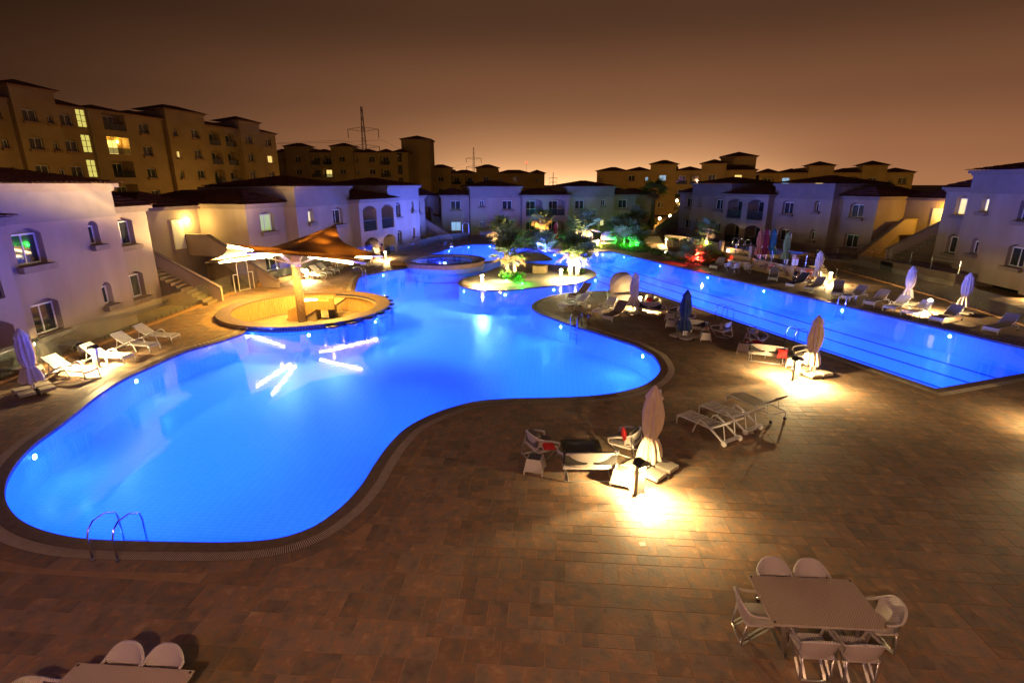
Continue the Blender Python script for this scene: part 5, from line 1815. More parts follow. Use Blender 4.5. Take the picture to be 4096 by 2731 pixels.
# bins, drain
def make_bin():
    o = thing('steel_bin', '', 'bin')
    MB().lathe([(.19, 0), (.19, .62)], 24).build('body', M['steel'], o, True)
    MB().lathe([(.195, .621), (.195, .66), (.12, .70), (.01, .70)], 24).build('lid', M['black'], o, True)
    return o
put('bin', make_bin, (3179, 1121), 0, 0, 'round steel litter bin beside the terrace corner', 'bin', 'steel litter bins')
put('bin', make_bin, (338, 1430), 0, 0, 'round steel litter bin behind the lit lounger at the left fence', 'bin', 'steel litter bins')
g = G(2570, 2177)
dr = tag(MB().box((0, 0, .004), (.13, .13, .006)).build('floor_drain', M['grate']), 'small square floor drain in front of the nearest bollard', 'drain'); dr.location = g
MB().lathe([(.05, .0075), (.05, .009), (.035, .009)], 18, cap=False).build('grille', M['charcoal'], dr)
lf = tag(MB().quad((-.05, 0, .008), (0, -.02, .02), (.06, 0, .01), (0, .025, .012)).quad((-.05, 0, .006), (0, .025, .010), (.06, 0, .008), (0, -.02, .018)).build('fallen_leaf', pm('yellow_leaf', (.6, .5, .04), None)), 'tiny fallen yellow leaf on the tiles near the drain', 'leaf'); lf.location = G(2419, 2102)
# ================================================================== plants
FR = {}
def frond_mesh(var, mat):
    key = (var, mat)
    if key in FR: return FR[key]
    rn = random.Random(var * 11 + 5)
    mb = MB()
    pl = .75 + .2 * rn.random()
    P = [Vector((t * pl, 0, -.10 * (t * pl)**2)) for t in (0, .35, .7, 1)]
    mb.tube(P, [.022, .018, .014, .010], 5)
    hub_ = P[-1]
    nb = 19
    for i in range(nb):
        a = R(-125 + 250 * i / (nb - 1) + rn.uniform(-3, 3))
        L = (.98 - .22 * abs(i / (nb - 1) * 2 - 1)) * rn.uniform(.88, 1.1)
        d = Vector((math.cos(a), math.sin(a), 0)); s = Vector((-d.y, d.x, 0))
        w = .062
        dr = rn.uniform(.02, .22)
        c0 = hub_ + d * .04
        c1_ = hub_ + d * (L * .42) + Vector((0, 0, .07))
        c2v = hub_ + d * (L * .78) + Vector((0, 0, .04 - .25 * dr))
        c3v = hub_ + d * L + Vector((0, 0, -.75 * dr))
        for sg in (-1, 1):
            e0 = c0 + s * (.008 * sg) + Vector((0, 0, .004)); e1 = c1_ + s * (w * sg) + Vector((0, 0, .025)); e2 = c2v + s * (w * .45 * sg)
            if sg > 0: mb.quad(c0, c1_, e1, e0); mb.quad(c1_, c2v, e2, e1); mb.quad(c2v, c3v, e2)
            else: mb.quad(c0, e0, e1, c1_); mb.quad(c1_, e1, e2, c2v); mb.quad(c2v, e2, c3v)
    FR[key] = mb.mesh('frond', M[mat])
    return FR[key]
def fronds(o, z, n, sc, lo, hi, seed, dry=0, centre=(0, 0)):
    rn = random.Random(seed)
    for i in range(n):
        el = R(lo + (hi - lo) * ((i + .5) / n)**.8 + rn.uniform(-8, 8))
        az = i * 2.399 + rn.uniform(-.3, .3)
        isdry = i < dry
        me = frond_mesh(rn.randrange(3), 'leaf_dry' if isdry else 'leaf')
        f = link('frond', me, o, (centre[0], centre[1], z + rn.uniform(-.08, .08)))
        mt = Matrix.Rotation(az, 4, 'Z') @ Matrix.Rotation(-el, 4, 'Y') @ Matrix.Rotation(rn.uniform(-.5, .5), 4, 'X')
        f.rotation_euler = mt.to_euler()
        k_ = sc * rn.uniform(.8, 1.1) * (.8 if isdry else 1)
        f.scale = (k_, k_, k_)
def palm(px, py_crown, label, n=34, sc=1.0, rad=.14, dry=6, seed=1, trunks=((0, 0, 0),), lo=-55, hi=82, lean=(0, 0), base=None):
    g = base or G(*px)
    zc = hgt(py_crown, g.y)
    o = thing('fan_palm', label, 'palm tree', (g.x, g.y, 0), 0, 'fan palms on the islands and beds')
    for k_, (dx, dy, dh) in enumerate(trunks):
        z = zc + dh
        path, rr = [], []
        for i in range(9):
            t = i / 8
            path.append((dx + lean[0] * t * t, dy + lean[1] * t * t, -.02 + (z + .02) * t)); rr.append(rad * (1.25 - .35 * t) * (1 + .06 * (i % 2)))
        mb = MB().tube(path, rr, 12)
        rn = random.Random(seed)
        for i in range(int(z * 30)):            # old leaf bases round the trunk
            t = (i + .5) / int(z * 30); a = i * 2.4
            r_ = rad * (1.25 - .35 * t)
            c = Vector((dx + lean[0] * t * t, dy + lean[1] * t * t, z * t)) + Vector((math.cos(a), math.sin(a), 0)) * r_
            mb.beam(c - Vector((0, 0, .05)), c + Vector((math.cos(a) * .05, math.sin(a) * .05, .09)), .06, .02, (math.cos(a), math.sin(a), .1))
        mb.build('trunk', M['bark'], o)
        fronds(o, z, n // len(trunks) + (0 if len(trunks) == 1 else 4), sc, lo, hi, seed + k_ * 7, dry // len(trunks), (dx + lean[0], dy + lean[1]))
    return o
WU = (1.0, .78, .42)
p = palm((2046, 1116), 1012, 'fan palm over the green lit bush at the front of the island', 22, 1.25, .10, 8, 2, ((-.35, 0, -.15), (.25, .2, .12)))
lamp('lamp_light', 'SPOT', p, (.5, -.7, .15), 2600, WU, .02, 90, aim((-.4, .8, 1.6)))
lamp('lamp_light', 'POINT', p, (-.9, -1.0, .9), 420, (1, .86, .55), .02)  # fill light without a fixture, added to brighten the crown
p = palm((2292, 1104), 1008, 'bright lit twin trunk fan palm at the right of the island', 24, 1.25, .15, 10, 3, ((-.25, .05, 0), (.35, -.05, -.1)))
for dx, dy in ((-.55, -.9), (.55, -.9), (.1, -1.0)):
    lamp('lamp_light', 'SPOT', p, (dx, dy, .12), 1900, (1, .86, .58), .02, 100, aim((-dx * .5, .75, 1.5)))
lamp('lamp_light', 'POINT', p, (.1, -1.1, 1.0), 1000, (.95, 1.0, .62), .02)  # added to lift the dark twin crowns, no fixture here
p = palm((2022, 1036), 934, 'leaning fan palm on the curved strip behind the island', 18, 1.35, .15, 8, 4, lean=(-.35, 0))
lamp('lamp_light', 'SPOT', p, (-.7, -.8, .2), 4200, (1, .80, .52), .02, 95, aim((.3, .7, 1.8)))
lamp('lamp_light', 'POINT', p, (.45, -.6, 1.1), 120, (1, .80, .5), .02)  # small added fill for the leaning crown, no fixture
p = palm((2166, 985), 885, 'yellow lit fan palm behind the blue shrub', 24, 1.05, .17, 12, 5)
lamp('lamp_light', 'SPOT', p, (-.35, -.75, .9), 4200, (1, .70, .16), .02, 95, aim((.25, .6, 1.8)))
p = palm((2330, 1002), 916, 'tall fan palm with wide crown behind the bright twin palm', 20, 1.5, .17, 6, 6, hi=75)
lamp('lamp_light', 'SPOT', p, (.1, -.8, .5), 5000, (1, .80, .45), .02, 95, aim((0, .7, 1.8)))
lamp('lamp_light', 'POINT', p, (.1, -.9, 1.3), 420, (1, .85, .55), .02)  # added fill below the wide crown, no fixture
p = palm((2543, 987), 876, 'fan palm with a burning lamp above the green lit thicket', 24, 1.1, .16, 10, 7)
lamp('lamp_light', 'POINT', p, (0, -.50, 2.2), 220, (1, .66, .18), .06)
MB().box((0, -.42, 2.15), (.14, .14, .20)).build('tree_lamp', M['lamp_warm'], p)
p = palm((2811, 1053), 925, 'slim palm with a white lit head above the red shrub', 16, .85, .10, 3, 8, lean=(.25, 0))
lamp('lamp_light', 'POINT', p, (.0, -.40, 2.1), 150, (1, .80, .40), .06)
MB().box((.06, -.28, 2.05), (.12, .12, .20)).build('tree_lamp', M['lamp_warm'], p)
p = palm((2606, 918), 765, 'tall dark palm against the right apartment block', 30, 1.6, .28, 10, 9, lo=-70, hi=60)
def shrub(px, label, n, sc, seed, col, en, lampoff=(0, -.6, .15), z=.15, spot=None):
    g = G(*px)
    o = thing('fan_leaf_shrub', label, 'shrub', (g.x, g.y, 0), 0, 'low fan leaved shrubs with coloured lamps')
    MB().lathe([(.22, -.01), (.16, .12), (.05, z + .1)], 12).build('stem', M['bark'], o)
    fronds(o, z, n, sc, 5, 85, seed)
    if en:
        lo_ = Vector(lampoff)
        MB().tube([(lo_.x, lo_.y, -.01), (lo_.x, lo_.y, .52)], .022, 8).build('lamp_stake', M['charcoal'], o)
        MB().tube([(lo_.x, lo_.y, .522), (lo_.x, lo_.y, .64)], .07, 10).build('accent_lamp', glow('accent_' + str(seed), col, 18), o)
        lamp('lamp_light', 'SPOT', o, lo_ + Vector((0, .0, .70)), en * (.9 if col[1] > .5 else 1.6), col, .01, 100, aim(Vector((0, .1, 1.0)) - lo_ - Vector((0, 0, .6))), .6)
        lamp('lamp_light', 'POINT', o, (0, -.35, .5), en * (.10 if col[1] > .5 else .30), col, .02)
    return o
shrub((2785, 1049), 'red lit fan shrub beside the children pool', 34, 1.45, 21, (1, .03, .04), 6000, (-.5, -1.3, .1))
shrub((2865, 1049), 'dark low shrub right of the red lit one', 16, .7, 22, (1, .03, .04), 0)
shrub((2180, 1000), 'blue lit fan shrub below the yellow lit palm', 30, 1.35, 23, (.05, .08, 1), 7000, (-.9, -1.2, .1))
shrub((2520, 994), 'large green lit fan shrub under the lamp palm', 30, 1.75, 24, (.02, 1, .06), 2600, (.4, -1.4, .1), z=1.0)
shrub((2555, 996), 'green lit fan shrub in front of the lamp palm trunk', 20, .9, 25, (.02, 1, .06), 250, (-.3, -.7, .1))
shrub((2495, 985), 'darker green fan shrub left of the lamp palm', 26, 1.7, 26, (.02, .9, .06), 2200, (.5, -1.3, .1), z=1.5)
def leaf_cloud(mb, n, fn, size, rn):
    for _ in range(n):
        c = fn()
        a = rn.uniform(0, 6.28); e = rn.uniform(-.9, .9)
        d = Vector((math.cos(a) * math.cos(e), math.sin(a) * math.cos(e), math.sin(e)))
        s = d.orthogonal().normalized()
        s = Matrix.Rotation(rn.uniform(0, 6.28), 3, d) @ s
        L = size * rn.uniform(.6, 1.3)
        mb.quad(c - d * L * .5, c + s * L * .28, c + d * L * .5, c - s * L * .28)
def bush(px, label, rx, rz_, n, size, mat='bush', seed=1, lampcol=None, en=0, lampoff=(0, -.4, .1), base=None):
    g = base or G(*px)
    rn = random.Random(seed)
    o = thing('leafy_bush', label, 'bush', (g.x, g.y, 0), 0, 'small leafy bushes')
    mb = MB()
    lob = [(rn.uniform(-.6, .6) * rx, rn.uniform(-.4, .4) * rx, rn.uniform(.35, .7) * rz_, rn.uniform(.35, .6)) for _ in range(7)]
    def fn():
        x, y, z, r = rn.choice(lob)
        v_ = Vector((rn.gauss(0, 1), rn.gauss(0, 1), rn.gauss(0, 1))).normalized() * r * rn.random()**.4
        return Vector((x + v_.x * rx, y + v_.y * rx, max(.04, z + v_.z * rz_ * .8)))
    leaf_cloud(mb, n, fn, size, rn)
    mb.build('foliage', M[mat], o, kind='stuff')
    mb = MB()
    for x, y, z, r in lob: mb.tube([(x * .2, y * .2, -.01), (x * .6, y * .6, z * .5), (x, y, z)], [.02, .014, .006], 5)
    mb.build('stems', M['bark'], o)
    if en:
        MB().tube([(lampoff[0], lampoff[1], -.01), (lampoff[0], lampoff[1], .10)], .07, 10).build('accent_lamp', glow('accent_b' + str(seed), lampcol, 18), o)
        lamp('lamp_light', 'POINT', o, Vector(lampoff) + Vector((0, 0, .22)), en, lampcol, .06)
    return o
bush((2080, 1127), 'bush lit bright green at the foot of the island palm', .85, .85, 1500, .13, seed=31, lampcol=(.02, 1, .05), en=260, lampoff=(.15, -.95, .1))
bush((2022, 1118), 'bush left of the green lit one under the island palm', .55, .8, 800, .13, seed=32, lampcol=(.02, 1, .08), en=120, lampoff=(.1, -.55, .1))
bush((2262, 1099), 'small bush left of the bright twin palm', .42, .55, 500, .12, seed=33)
bush((2322, 1098), 'small bush right of the bright twin palm', .42, .50, 500, .12, seed=34)
bush((2606, 917), 'yellow lit shrub beyond the fence below the street lamp', .9, 2.0, 700, .28, seed=35)
bush((2712, 1041), 'thin bare twig bush in the bed before the children pool', .4, .9, 120, .10, seed=36)
bush((900, 1150), 'dark low bush outside the fence at the left villa stair', 1.2, .7, 900, .2, seed=37, base=Vector((-22.6, 37.5, 0)))
# low planting beds
def bed(pts, label, n, h, seed, name='ground_cover'):
    P = ccw(cr(W2(pts), .4, True))
    rn = random.Random(seed)
    xs = [p[0] for p in P]; ys = [p[1] for p in P]
    C_ = []
    while len(C_) < n:
        X = np.array([rn.uniform(min(xs), max(xs)) for _ in range(2000)]); Y = np.array([rn.uniform(min(ys), max(ys)) for _ in range(2000)])
        k_ = inside(P, X, Y)
        C_ += list(zip(X[k_], Y[k_]))
    it = iter(C_[:n])
    mb = MB()
    def fn():
        x, y = next(it)
        b = .5 + .5 * math.sin(x * 2.1 + 1.3 * math.sin(y * 1.7)) * math.sin(y * 2.3)
        return Vector((x, y, .03 + h * (.3 + .7 * b) * rn.random()**.5))
    leaf_cloud(mb, n, fn, .17, rn)
    o = mb.build(name, M['bush']); tag(o, label, 'plants', kind='stuff')
    s_ = MB(); sheet(s_, P, [], lambda p: (p[0], p[1], .006)); s_.build('soil', M['soil'], o)
bed([(2345, 1001), (2352, 990), (2420, 978), (2500, 975), (2560, 985), (2600, 993), (2590, 1010), (2540, 1008), (2480, 1000), (2420, 997)], 'dark low planting behind the far end of the lap pool', 5200, .45, 41)
bed([(2600, 1014), (2615, 1004), (2640, 1014), (2672, 1026), (2712, 1040), (2755, 1042), (2815, 1040), (2870, 1056), (2850, 1063), (2790, 1058), (2720, 1044), (2650, 1027)], 'dark low planting between the lap pool and the children pool', 5200, .40, 42)
mb = MB(); sheet(mb, W2([(3690, 1112), (3760, 1110), (3900, 1130), (4096, 1180), (4300, 1250), (4300, 1210), (4096, 1150), (3900, 1108), (3740, 1096)]), [], lambda p: (p[0], p[1], .002))
tag(mb.build('lawn', M['lawn']), kind='structure')
mb = MB(); sheet(mb, W2([(690, 1170), (760, 1150), (830, 1155), (860, 1165), (800, 1185), (720, 1195)]), [], lambda p: (p[0], p[1], .002))
tag(mb.build('lawn', M['lawn']), kind='structure')
# ================================================================== fences, terrace, small things
def fence(points, label, z=0.0, kerb=0.0, ph=1.1, plen=1.35, start_clamp=True):
    P = [Vector(p) for p in points]
    o = thing('glass_fence', label, 'fence', (P[0].x, P[0].y, 0), 0, 'frameless glass pool fences')
    O = P[0].copy()
    for a, b in zip(P[:-1], P[1:]):
        L = (b - a).length; n = max(1, round(L / plen)); d = (b - a) / n; rz = math.atan2(d.y, d.x)
        if kerb:
            c = (a + b) / 2 - O
            MB().box((c.x, c.y, kerb / 2 - .01), (L, .28, kerb), rz).build('kerb', M['wood'], o)
        for i in range(n):
            c = a + d * (i + .5) - O
            MB().box((0, 0, ph / 2), (d.length - .02, .014, ph)).build('glass_panel', M['glass'], o)
            pn = o_last(); pn.location = (c.x, c.y, kerb + .06); pn.rotation_euler = (0, 0, rz)
            for t in (.2, .8):
                e = a + d * (i + t) - O
                k_ = link('clamp', CLAMP, o, (e.x, e.y, kerb - .012), (0, 0, rz))
    return o
def o_last():
    return COL.objects[-1]
CLAMP = MB().box((0, 0, .10), (.05, .06, .20)).mesh('clamp', M['steel'])
fence([(-20.1, 11), (-20.1, 20), (-20.1, 29), (-20.0, 37.0)], 'long glass fence between the left deck and the near villa', kerb=.12)
fence([(-19.3, 39.2), (-18.0, 43.0), (-15.9, 50.0), (-14.0, 56.6)], 'glass fence on a timber kerb before the left villa', kerb=.33)
fence([(-13.2, 57.4), (-11.4, 60.4), (-9.4, 68.5), (-6.0, 73.0)], 'blue tinted glass fence beside the small pool at the left villa end')
fence([(-4.5, 74.0), (2.0, 75.6), (12.0, 77.6), (17, 79)], 'glass fence along the front of the middle villa')
fr_pts = [G(3360, 1082).to_2d(), G(3500, 1118).to_2d(), G(3730, 1184).to_2d(), G(4010, 1273).to_2d(), G(4240, 1350).to_2d()]
fence(fr_pts, 'glass fence on a low kerb along the right deck', kerb=.10)
# glass gate
gt = thing('glass_gate', 'glass gate with white arched frame in the left fence', 'gate', (-19.9, 37.2, 0), math.atan2(1.75, .55))
for x in (.0, .42, 1.42, 1.84):
    tall = x in (.42, 1.42)
    MB().tube([(x, 0, -.01), (x, 0, 1.95 if tall else 1.25)], .03, 8).build('gate_post', M['white_metal'], gt)
MB().tube([(.42, 0, 1.95), (.55, 0, 2.12), (.75, 0, 2.2), (1.09, 0, 2.2), (1.29, 0, 2.12), (1.42, 0, 1.95)], .028, 8).build('arch', M['white_metal'], gt, True)
MB().tube([(0, 0, 1.25), (.42, 0, 1.25)], .025, 8).tube([(1.42, 0, 1.25), (1.84, 0, 1.25)], .025, 8).tube([(.42, 0, .05), (1.42, 0, .05)], .025, 8).build('rail', M['white_metal'], gt)
MB().bx(.46, 1.38, -.006, .006, .1, 1.9).build('glass_panel', M['glass'], gt)
# gate frame by the middle villa
g2 = thing('shower_arch', 'thin steel arch standing before the left end of the middle villa', 'arch', G(1864, 966), R(12))
MB().tube([(-.42, 0, -.01), (-.42, 0, 2.0), (-.36, 0, 2.3), (-.15, 0, 2.5), (.15, 0, 2.5), (.36, 0, 2.3), (.42, 0, 2.0), (.42, 0, -.01)], .035, 8).build('frame', M['steel'], g2, True)
MB().lathe([(.09, .0), (.09, .02), (.02, .06)], 12, (0, -.05, 2.36)).build('shower_head', M['steel'], g2)
# wooden box on the island
bx_ = G(2160, 1090)
wb = thing('timber_box', 'square timber clad box on the island between the palms', 'box', (bx_.x, bx_.y, 0), R(-12))
MB().bx(-.55, .55, -.55, .55, 0, .62).build('core', M['wood'], wb)
pl = MB().bx(-.052, .052, -.012, .012, 0, .60).mesh('plank', M['wood'])
for i in range(10):
    t = -.5 + i * .111
    link('plank', pl, wb, (t, -.565, .005)); link('plank', pl, wb, (.565, t, .005), (0, 0, R(90))); link('plank', pl, wb, (-.565, t, .005), (0, 0, R(90)))
MB().bx(-.60, .60, -.60, .60, .622, .66).build('top', M['wood'], wb)
# ---- raised terrace with steel railing
TA, TB, TC = G(2879, 1046).to_2d(), G(3169, 1119).to_2d(), G(3256, 1127).to_2d()
TH = 1.0
back = Vector((1.6, 9.5)) * .8
ter = thing('timber_terrace', 'raised timber clad terrace with steel railings right of the red shrub', 'terrace')
poly = [TA, TB, TC, TC + back, TA + back + Vector((2.4, 0))]
MB().prism(ccw(poly), -.01, TH).build('core', M['paving'], ter)
def clad(a, b, nm):
    d = b - a; L = d.length; d.normalize(); nrm = Vector((d.y, -d.x)); n = int(L / .16)
    if (nrm.dot(-a)) < 0: nrm = -nrm
    me = MB().bx(-.075, .075, -.015, .015, 0, TH - .04).mesh('plank', M['wood'])
    for i in range(n):
        c = a + d * ((i + .5) * L / n) + nrm * .018
        link('plank', me, ter, (c.x, c.y, .01), (0, 0, math.atan2(d.y, d.x)))
clad(TA, TB, 'f'); clad(TB, TC, 'r')
cap_ = MB(); 
for a, b in ((TA, TB), (TB, TC)):
    cap_.beam((a.x, a.y, TH + .03), (b.x, b.y, TH + .03), .22, .06)
cap_.build('wall_cap', M['wood'], ter)
for c in (TA, TA.lerp(TB, .46), TB):
    MB().box((c.x, c.y, 1.02), (.34, .34, 2.06), R(-68)).build('timber_post', M['wood'], ter)
for a, b in ((TA, TA.lerp(TB, .46)), (TA.lerp(TB, .46), TB), (TB, TC)):
    m_ = a.lerp(b, .5)
    MB().tube([(m_.x, m_.y, TH + .05), (m_.x, m_.y, 2.02)], .03, 8).build('railing_post', M['steel'], ter)
    for z in (1.35, 1.62, 1.90):
        MB().tube([(a.x, a.y, z), (b.x, b.y, z)], .02, 6).build('rail', M['steel'], ter)
for t in (.24, .38, .62, .74, .86):
    c = TA.lerp(TB, t) - Vector((.95, .32)) * .045
    MB().box((c.x, c.y, .52), (.36, .05, .11), math.atan2((TB - TA).y, (TB - TA).x)).build('vent_slot', M['black'], ter)
# splash pool on the terrace
sc_ = TA.lerp(TB, .62) + Vector((2.4, 4.2))
sp = thing('splash_pool', 'blue lit splash pool on the raised terrace with bent steel rails', 'pool', (sc_.x, sc_.y, TH), R(-68))
mb = MB()
for r0, r1 in (((-3.2, -1.9), (3.2, -1.6)), ((-3.2, 1.6), (3.2, 1.9)), ((-3.5, -1.9), (-3.2, 1.9)), ((3.2, -1.9), (3.5, 1.9))):
    mb.bx(r0[0], r1[0], r0[1], r1[1], 0, .42)
mb.build('curb', M['wood'], sp)
MB().bx(-3.2, 3.2, -1.6, 1.6, .0, .06).build('basin_floor', M['basin'], sp)
MB().quad((-3.19, -1.59, .34), (3.19, -1.59, .34), (3.19, 1.59, .34), (-3.19, 1.59, .34)).build('water', M['water'], sp)
MB().tube([(-1.5, 1.2, .065), (-1.5, 1.2, .10)], .08, 10).build('lens', M['poollamp'], sp)
lamp('lamp_light', 'POINT', sp, (-1.5, .9, .22), 60, (.03, .09, 1), .0); lamp('lamp_light', 'POINT', sp, (1.8, .9, .22), 60, (.03, .09, 1), .0)
for x in (-2.8, -2.0, -1.2):
    MB().tube([(x, -1.75, .42), (x, -1.75, 1.25), (x + .1, -1.75, 1.38), (x + .6, -1.75, 1.38), (x + .7, -1.75, 1.25), (x + .7, -1.75, .42)], .025, 8).build('rail', M['steel'], sp, True)
tl_ = G(2912, 1004, 1.1)
lp = tag(MB().lathe([(.02, 0), (.11, .06), (.13, .16), (.11, .26), (.02, .32)], 14).build('globe_lamp', M['lamp_soft'], None, True), 'round white globe lamp behind the red lit terrace railing', 'lamp'); lp.location = (tl_.x, tl_.y, TH)
lamp('lamp_light', 'POINT', lp, (0, -.3, .3), 25, (1, .75, .4), .1)
def tp(px, py, z): 
    g_ = G(px, py, z); return g_
for cloth, px, lab in (('orange_cloth', 3047, 'orange closed parasol on the raised terrace'), ('redp_cloth', 3070, 'crimson closed parasol beside the orange one on the terrace'), ('teal_cloth', 3100, 'teal closed parasol behind the white post on the terrace'), ('olive_cloth', 3156, 'olive green closed parasol at the right of the terrace')):
    Yd = 46.5 if px < 3120 else 43.5
    p_ = at_dist(px, 914 if px < 3120 else 926, Yd)
    o = place('parasol' + cloth, make_parasol(cloth, False), lab, 'parasol', (p_.x, p_.y, TH), 0, 'coloured parasols on the terrace')
    o.scale = (1, 1, max(.6, (p_.z - TH) / 2.53))
# terrace stairs on its right side
ts = thing('terrace_steps', 'dark steps with steel rails right of the timber terrace', 'steps', (TC.x + .25, TC.y + .3, 0), R(5))
for i in range(6): MB().bx(.05, 1.7, .3 * i, .3 * i + .302, 0, TH * (i + 1) / 6).build('step', M['paving'], ts)
for s in (.1, 1.65):
    MB().tube([(s, -.1, -.01), (s, -.1, .95), (s, 1.7, 1.95), (s, 1.7, 1.0)], .025, 8).build('handrail', M['steel'], ts)
# life rings
def make_ring():
    o = thing('life_ring', '', 'life ring')
    MB().tube([(.31 * math.cos(R(a)), 0, .31 * math.sin(R(a))) for a in range(0, 360, 15)], .065, 10, True).build('ring', M['ring'], o, True)
    for a in (45, 135, 225, 315):
        MB().tube([(.31 * math.cos(R(a + d)), 0, .31 * math.sin(R(a + d))) for d in (-9, 0, 9)], .069, 10).build('band', M['sign'], o, True)
    return o
for c, lab in ((TA.lerp(TB, .765), 'orange life ring hung on the shaded side of the timber wall'), (TB.lerp(TC, .66), 'orange life ring on the lit end of the timber wall')):
    a, b = (TA, TB) if 'shaded' in lab else (TB, TC)
    d = (b - a).normalized(); nrm = Vector((d.y, -d.x)); nrm = nrm if nrm.dot(-a) > 0 else -nrm
    c = c + nrm * .12
    place('ring', make_ring, lab, 'life ring', (c.x, c.y, .56), math.atan2(d.y, d.x), 'orange life rings')
def sign(c, d, z, lab):
    o = thing('notice_sign', lab, 'sign', (c.x, c.y, z), math.atan2(d.y, d.x))
    MB().bx(-.20, .20, -.012, .012, 0, .55).build('board', M['sign'], o)
    MB().bx(-.18, .18, -.018, -.0125, .46, .53).build('red_heading', M['red'], o)
    for i in range(5):
        MB().bx(-.15, .15 - .04 * (i % 2), -.016, -.0125, .08 + .07 * i, .105 + .07 * i).build('text_line', M['charcoal'], o)
d = (TC - TB).normalized(); nrm = Vector((d.y, -d.x)); nrm = nrm if nrm.dot(-TB) > 0 else -nrm
sign(TB + nrm * .20 + d * .05, d, 1.22, 'white notice sign on the corner post of the timber terrace')
sign(TB.lerp(TC, .46) + nrm * .06, d, .40, 'white notice sign on the timber wall under the railing')
# planters and low wall far right
for px, lab in (((2680, 987), 'lit white box planter right of the far bollards'), ((2702, 989), 'pale planter box with a dark plant by the children pool'), ((2733, 990), 'grey planter box at the right of the far planters')):
    g = G(*px)
    o = thing('planter_box', lab, 'planter', (g.x, g.y, 0), R(-8), 'box planters by the children pool')
    MB().bx(-.40, .40, -.35, .35, 0, .80).build('box', M['concrete'], o)
    rn = random.Random(px[0]); mb = MB(); leaf_cloud(mb, 160, lambda: Vector((rn.uniform(-.35, .35), rn.uniform(-.3, .3), rn.uniform(.8, 1.1))), .16, rn); mb.build('foliage', M['bush'], o, kind='stuff')
wa, wb_ = G(2660, 972).to_2d(), G(2875, 1010).to_2d()
lw = thing('garden_wall', 'low curved garden wall behind the children pool', 'wall')
wp = [wa, wa.lerp(wb_, .25) + Vector((.3, 1.0)), wa.lerp(wb_, .55) + Vector((.3, 1.2)), wb_]
for a, b in zip(wp[:-1], wp[1:]):
    MB().beam((a.x, a.y, .55), (b.x, b.y, .55), .3, 1.1).build('wall_section', M['stucco'], lw)
gs = thing('garden_steps', 'wide dark garden steps left of the far bollards', 'steps', (*G(2592, 972).to_2d(), 0), R(-5))
for i in range(5): MB().bx(-1.8, 1.8, .45 * i, .45 * i + .452, 0, .14 * (i + 1)).build('step', M['paving'], gs)
# ---- person by the bollard
g = G(1532, 1047)
per = thing('person', 'person in dark shorts standing with back turned beside the far left bollard', 'person', (g.x, g.y, 0), R(170))
J = {'pel': (0, 0, .98), 'sp': (0, .01, 1.18), 'ch': (0, .0, 1.36), 'nk': (0, -.01, 1.50), 'hd': (0, -.02, 1.60), 'tp': (0, -.01, 1.74),
     'hl': (.10, 0, .92), 'kl': (.115, -.02, .50), 'al': (.12, .02, .09), 'fl': (.13, -.13, .035), 'hr': (-.10, 0, .92), 'kr': (-.12, -.01, .50), 'ar': (-.125, .03, .09), 'fr': (-.14, -.12, .035),
     'sl': (.19, 0, 1.42), 'el': (.25, .03, 1.14), 'wl': (.22, -.10, .93), 'gl': (.20, -.15, .86), 'sr': (-.19, 0, 1.42), 'er': (-.26, .02, 1.14), 'wr': (-.24, -.09, .93), 'gr': (-.22, -.14, .86)}
RD = {'pel': .15, 'sp': .135, 'ch': .155, 'nk': .06, 'hd': .095, 'tp': .075, 'hl': .095, 'kl': .062, 'al': .042, 'fl': .04, 'hr': .095, 'kr': .062, 'ar': .042, 'fr': .04, 'sl': .062, 'el': .046, 'wl': .034, 'gl': .035, 'sr': .062, 'er': .046, 'wr': .034, 'gr': .035}
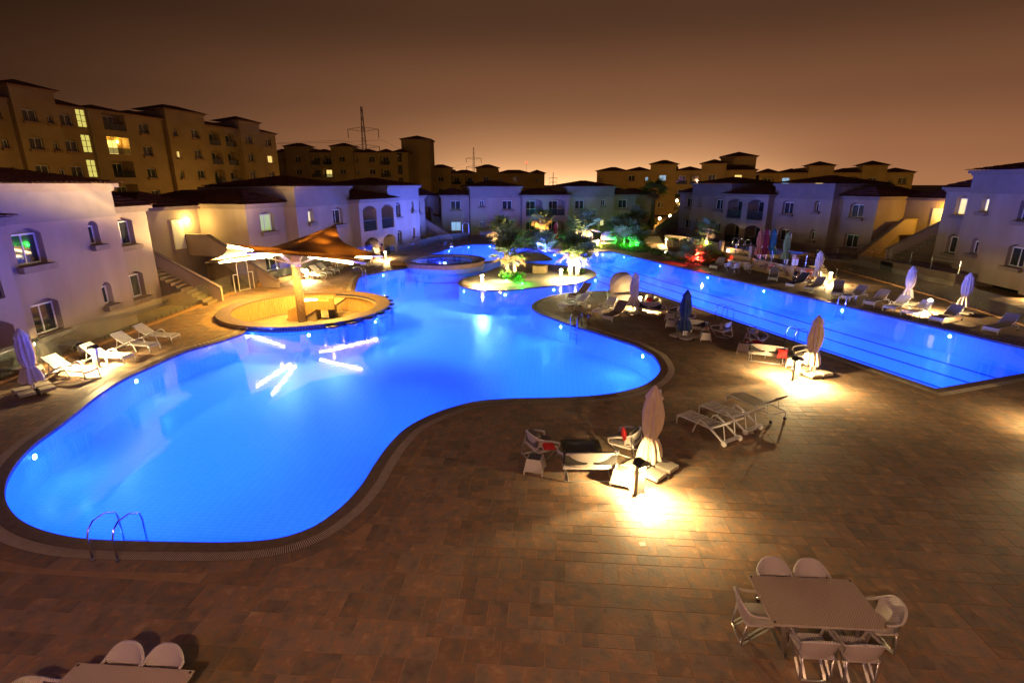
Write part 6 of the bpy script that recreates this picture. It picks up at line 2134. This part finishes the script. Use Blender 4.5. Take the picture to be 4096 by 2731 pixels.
E_ = [('pel', 'sp'), ('sp', 'ch'), ('ch', 'nk'), ('nk', 'hd'), ('hd', 'tp'), ('pel', 'hl'), ('hl', 'kl'), ('kl', 'al'), ('al', 'fl'), ('pel', 'hr'), ('hr', 'kr'), ('kr', 'ar'), ('ar', 'fr'), ('ch', 'sl'), ('sl', 'el'), ('el', 'wl'), ('wl', 'gl'), ('ch', 'sr'), ('sr', 'er'), ('er', 'wr'), ('wr', 'gr')]
def skin(name, keys, mat, parent, grow=0.0, sub=1):
    ks = list(keys)
    me = bpy.data.meshes.new(name)
    me.from_pydata([J[k_] for k_ in ks], [(ks.index(a), ks.index(b)) for a, b in E_ if a in ks and b in ks], [])
    me.materials.append(mat)
    o = bpy.data.objects.new(name, me); COL.objects.link(o); o.parent = parent
    o.modifiers.new('skin', 'SKIN')
    for i, k_ in enumerate(ks):
        me.skin_vertices[0].data[i].radius = (RD[k_] + grow, (RD[k_] + grow) * .85)
    me.skin_vertices[0].data[0].use_root = True
    o.modifiers.new('sub', 'SUBSURF').render_levels = sub
    return o
skin('body', list(J), M['skin'], per, 0, 2)
hr_ = MB().lathe([(.095, 1.60), (.108, 1.66), (.09, 1.74), (.04, 1.79), (.005, 1.80)], 14, (0, 0, 0)).build('hair', M['hair'], per, True)
MB().lathe([(.178, .84), (.185, .93), (.175, 1.02), (.15, 1.05)], 18, cap=False).tube([(.10, 0, .90), (.115, -.015, .56)], [.115, .10], 12).tube([(-.10, 0, .90), (-.12, -.01, .56)], [.115, .10], 12).build('shorts', M['shorts'], per, True)
# ---- the hotel front behind the camera, with its wall lamps
hb = thing('hotel_front', 'pale hotel front behind the viewpoint with warm and violet wall lamps', 'building', (0, -3.0, 0))
facade(wl0 := MB(), -45, 45, -.01, 16, 0, [])
wl0.v = [(x, -y, z) for x, y, z in wl0.v]; wl0.f = [f[::-1] for f in wl0.f]
wl0.build('wall', M['stucco'], hb)
for x, z, e, c in ((-1.0, 8.6, 2500, (1.0, .54, .27)), (9.0, 8.6, 420, (1.0, .52, .22)), (-11, 8.6, 420, (.55, .16, 1.0)), (24, 8.6, 260, (.55, .22, 1.0))):
    MB().box((x, .12, z), (.25, .22, .3)).build('wall_lamp', M['lamp_warm'], hb)
    lamp('lamp_light', 'POINT', hb, (x, .45, z - .1), e, c, .15)
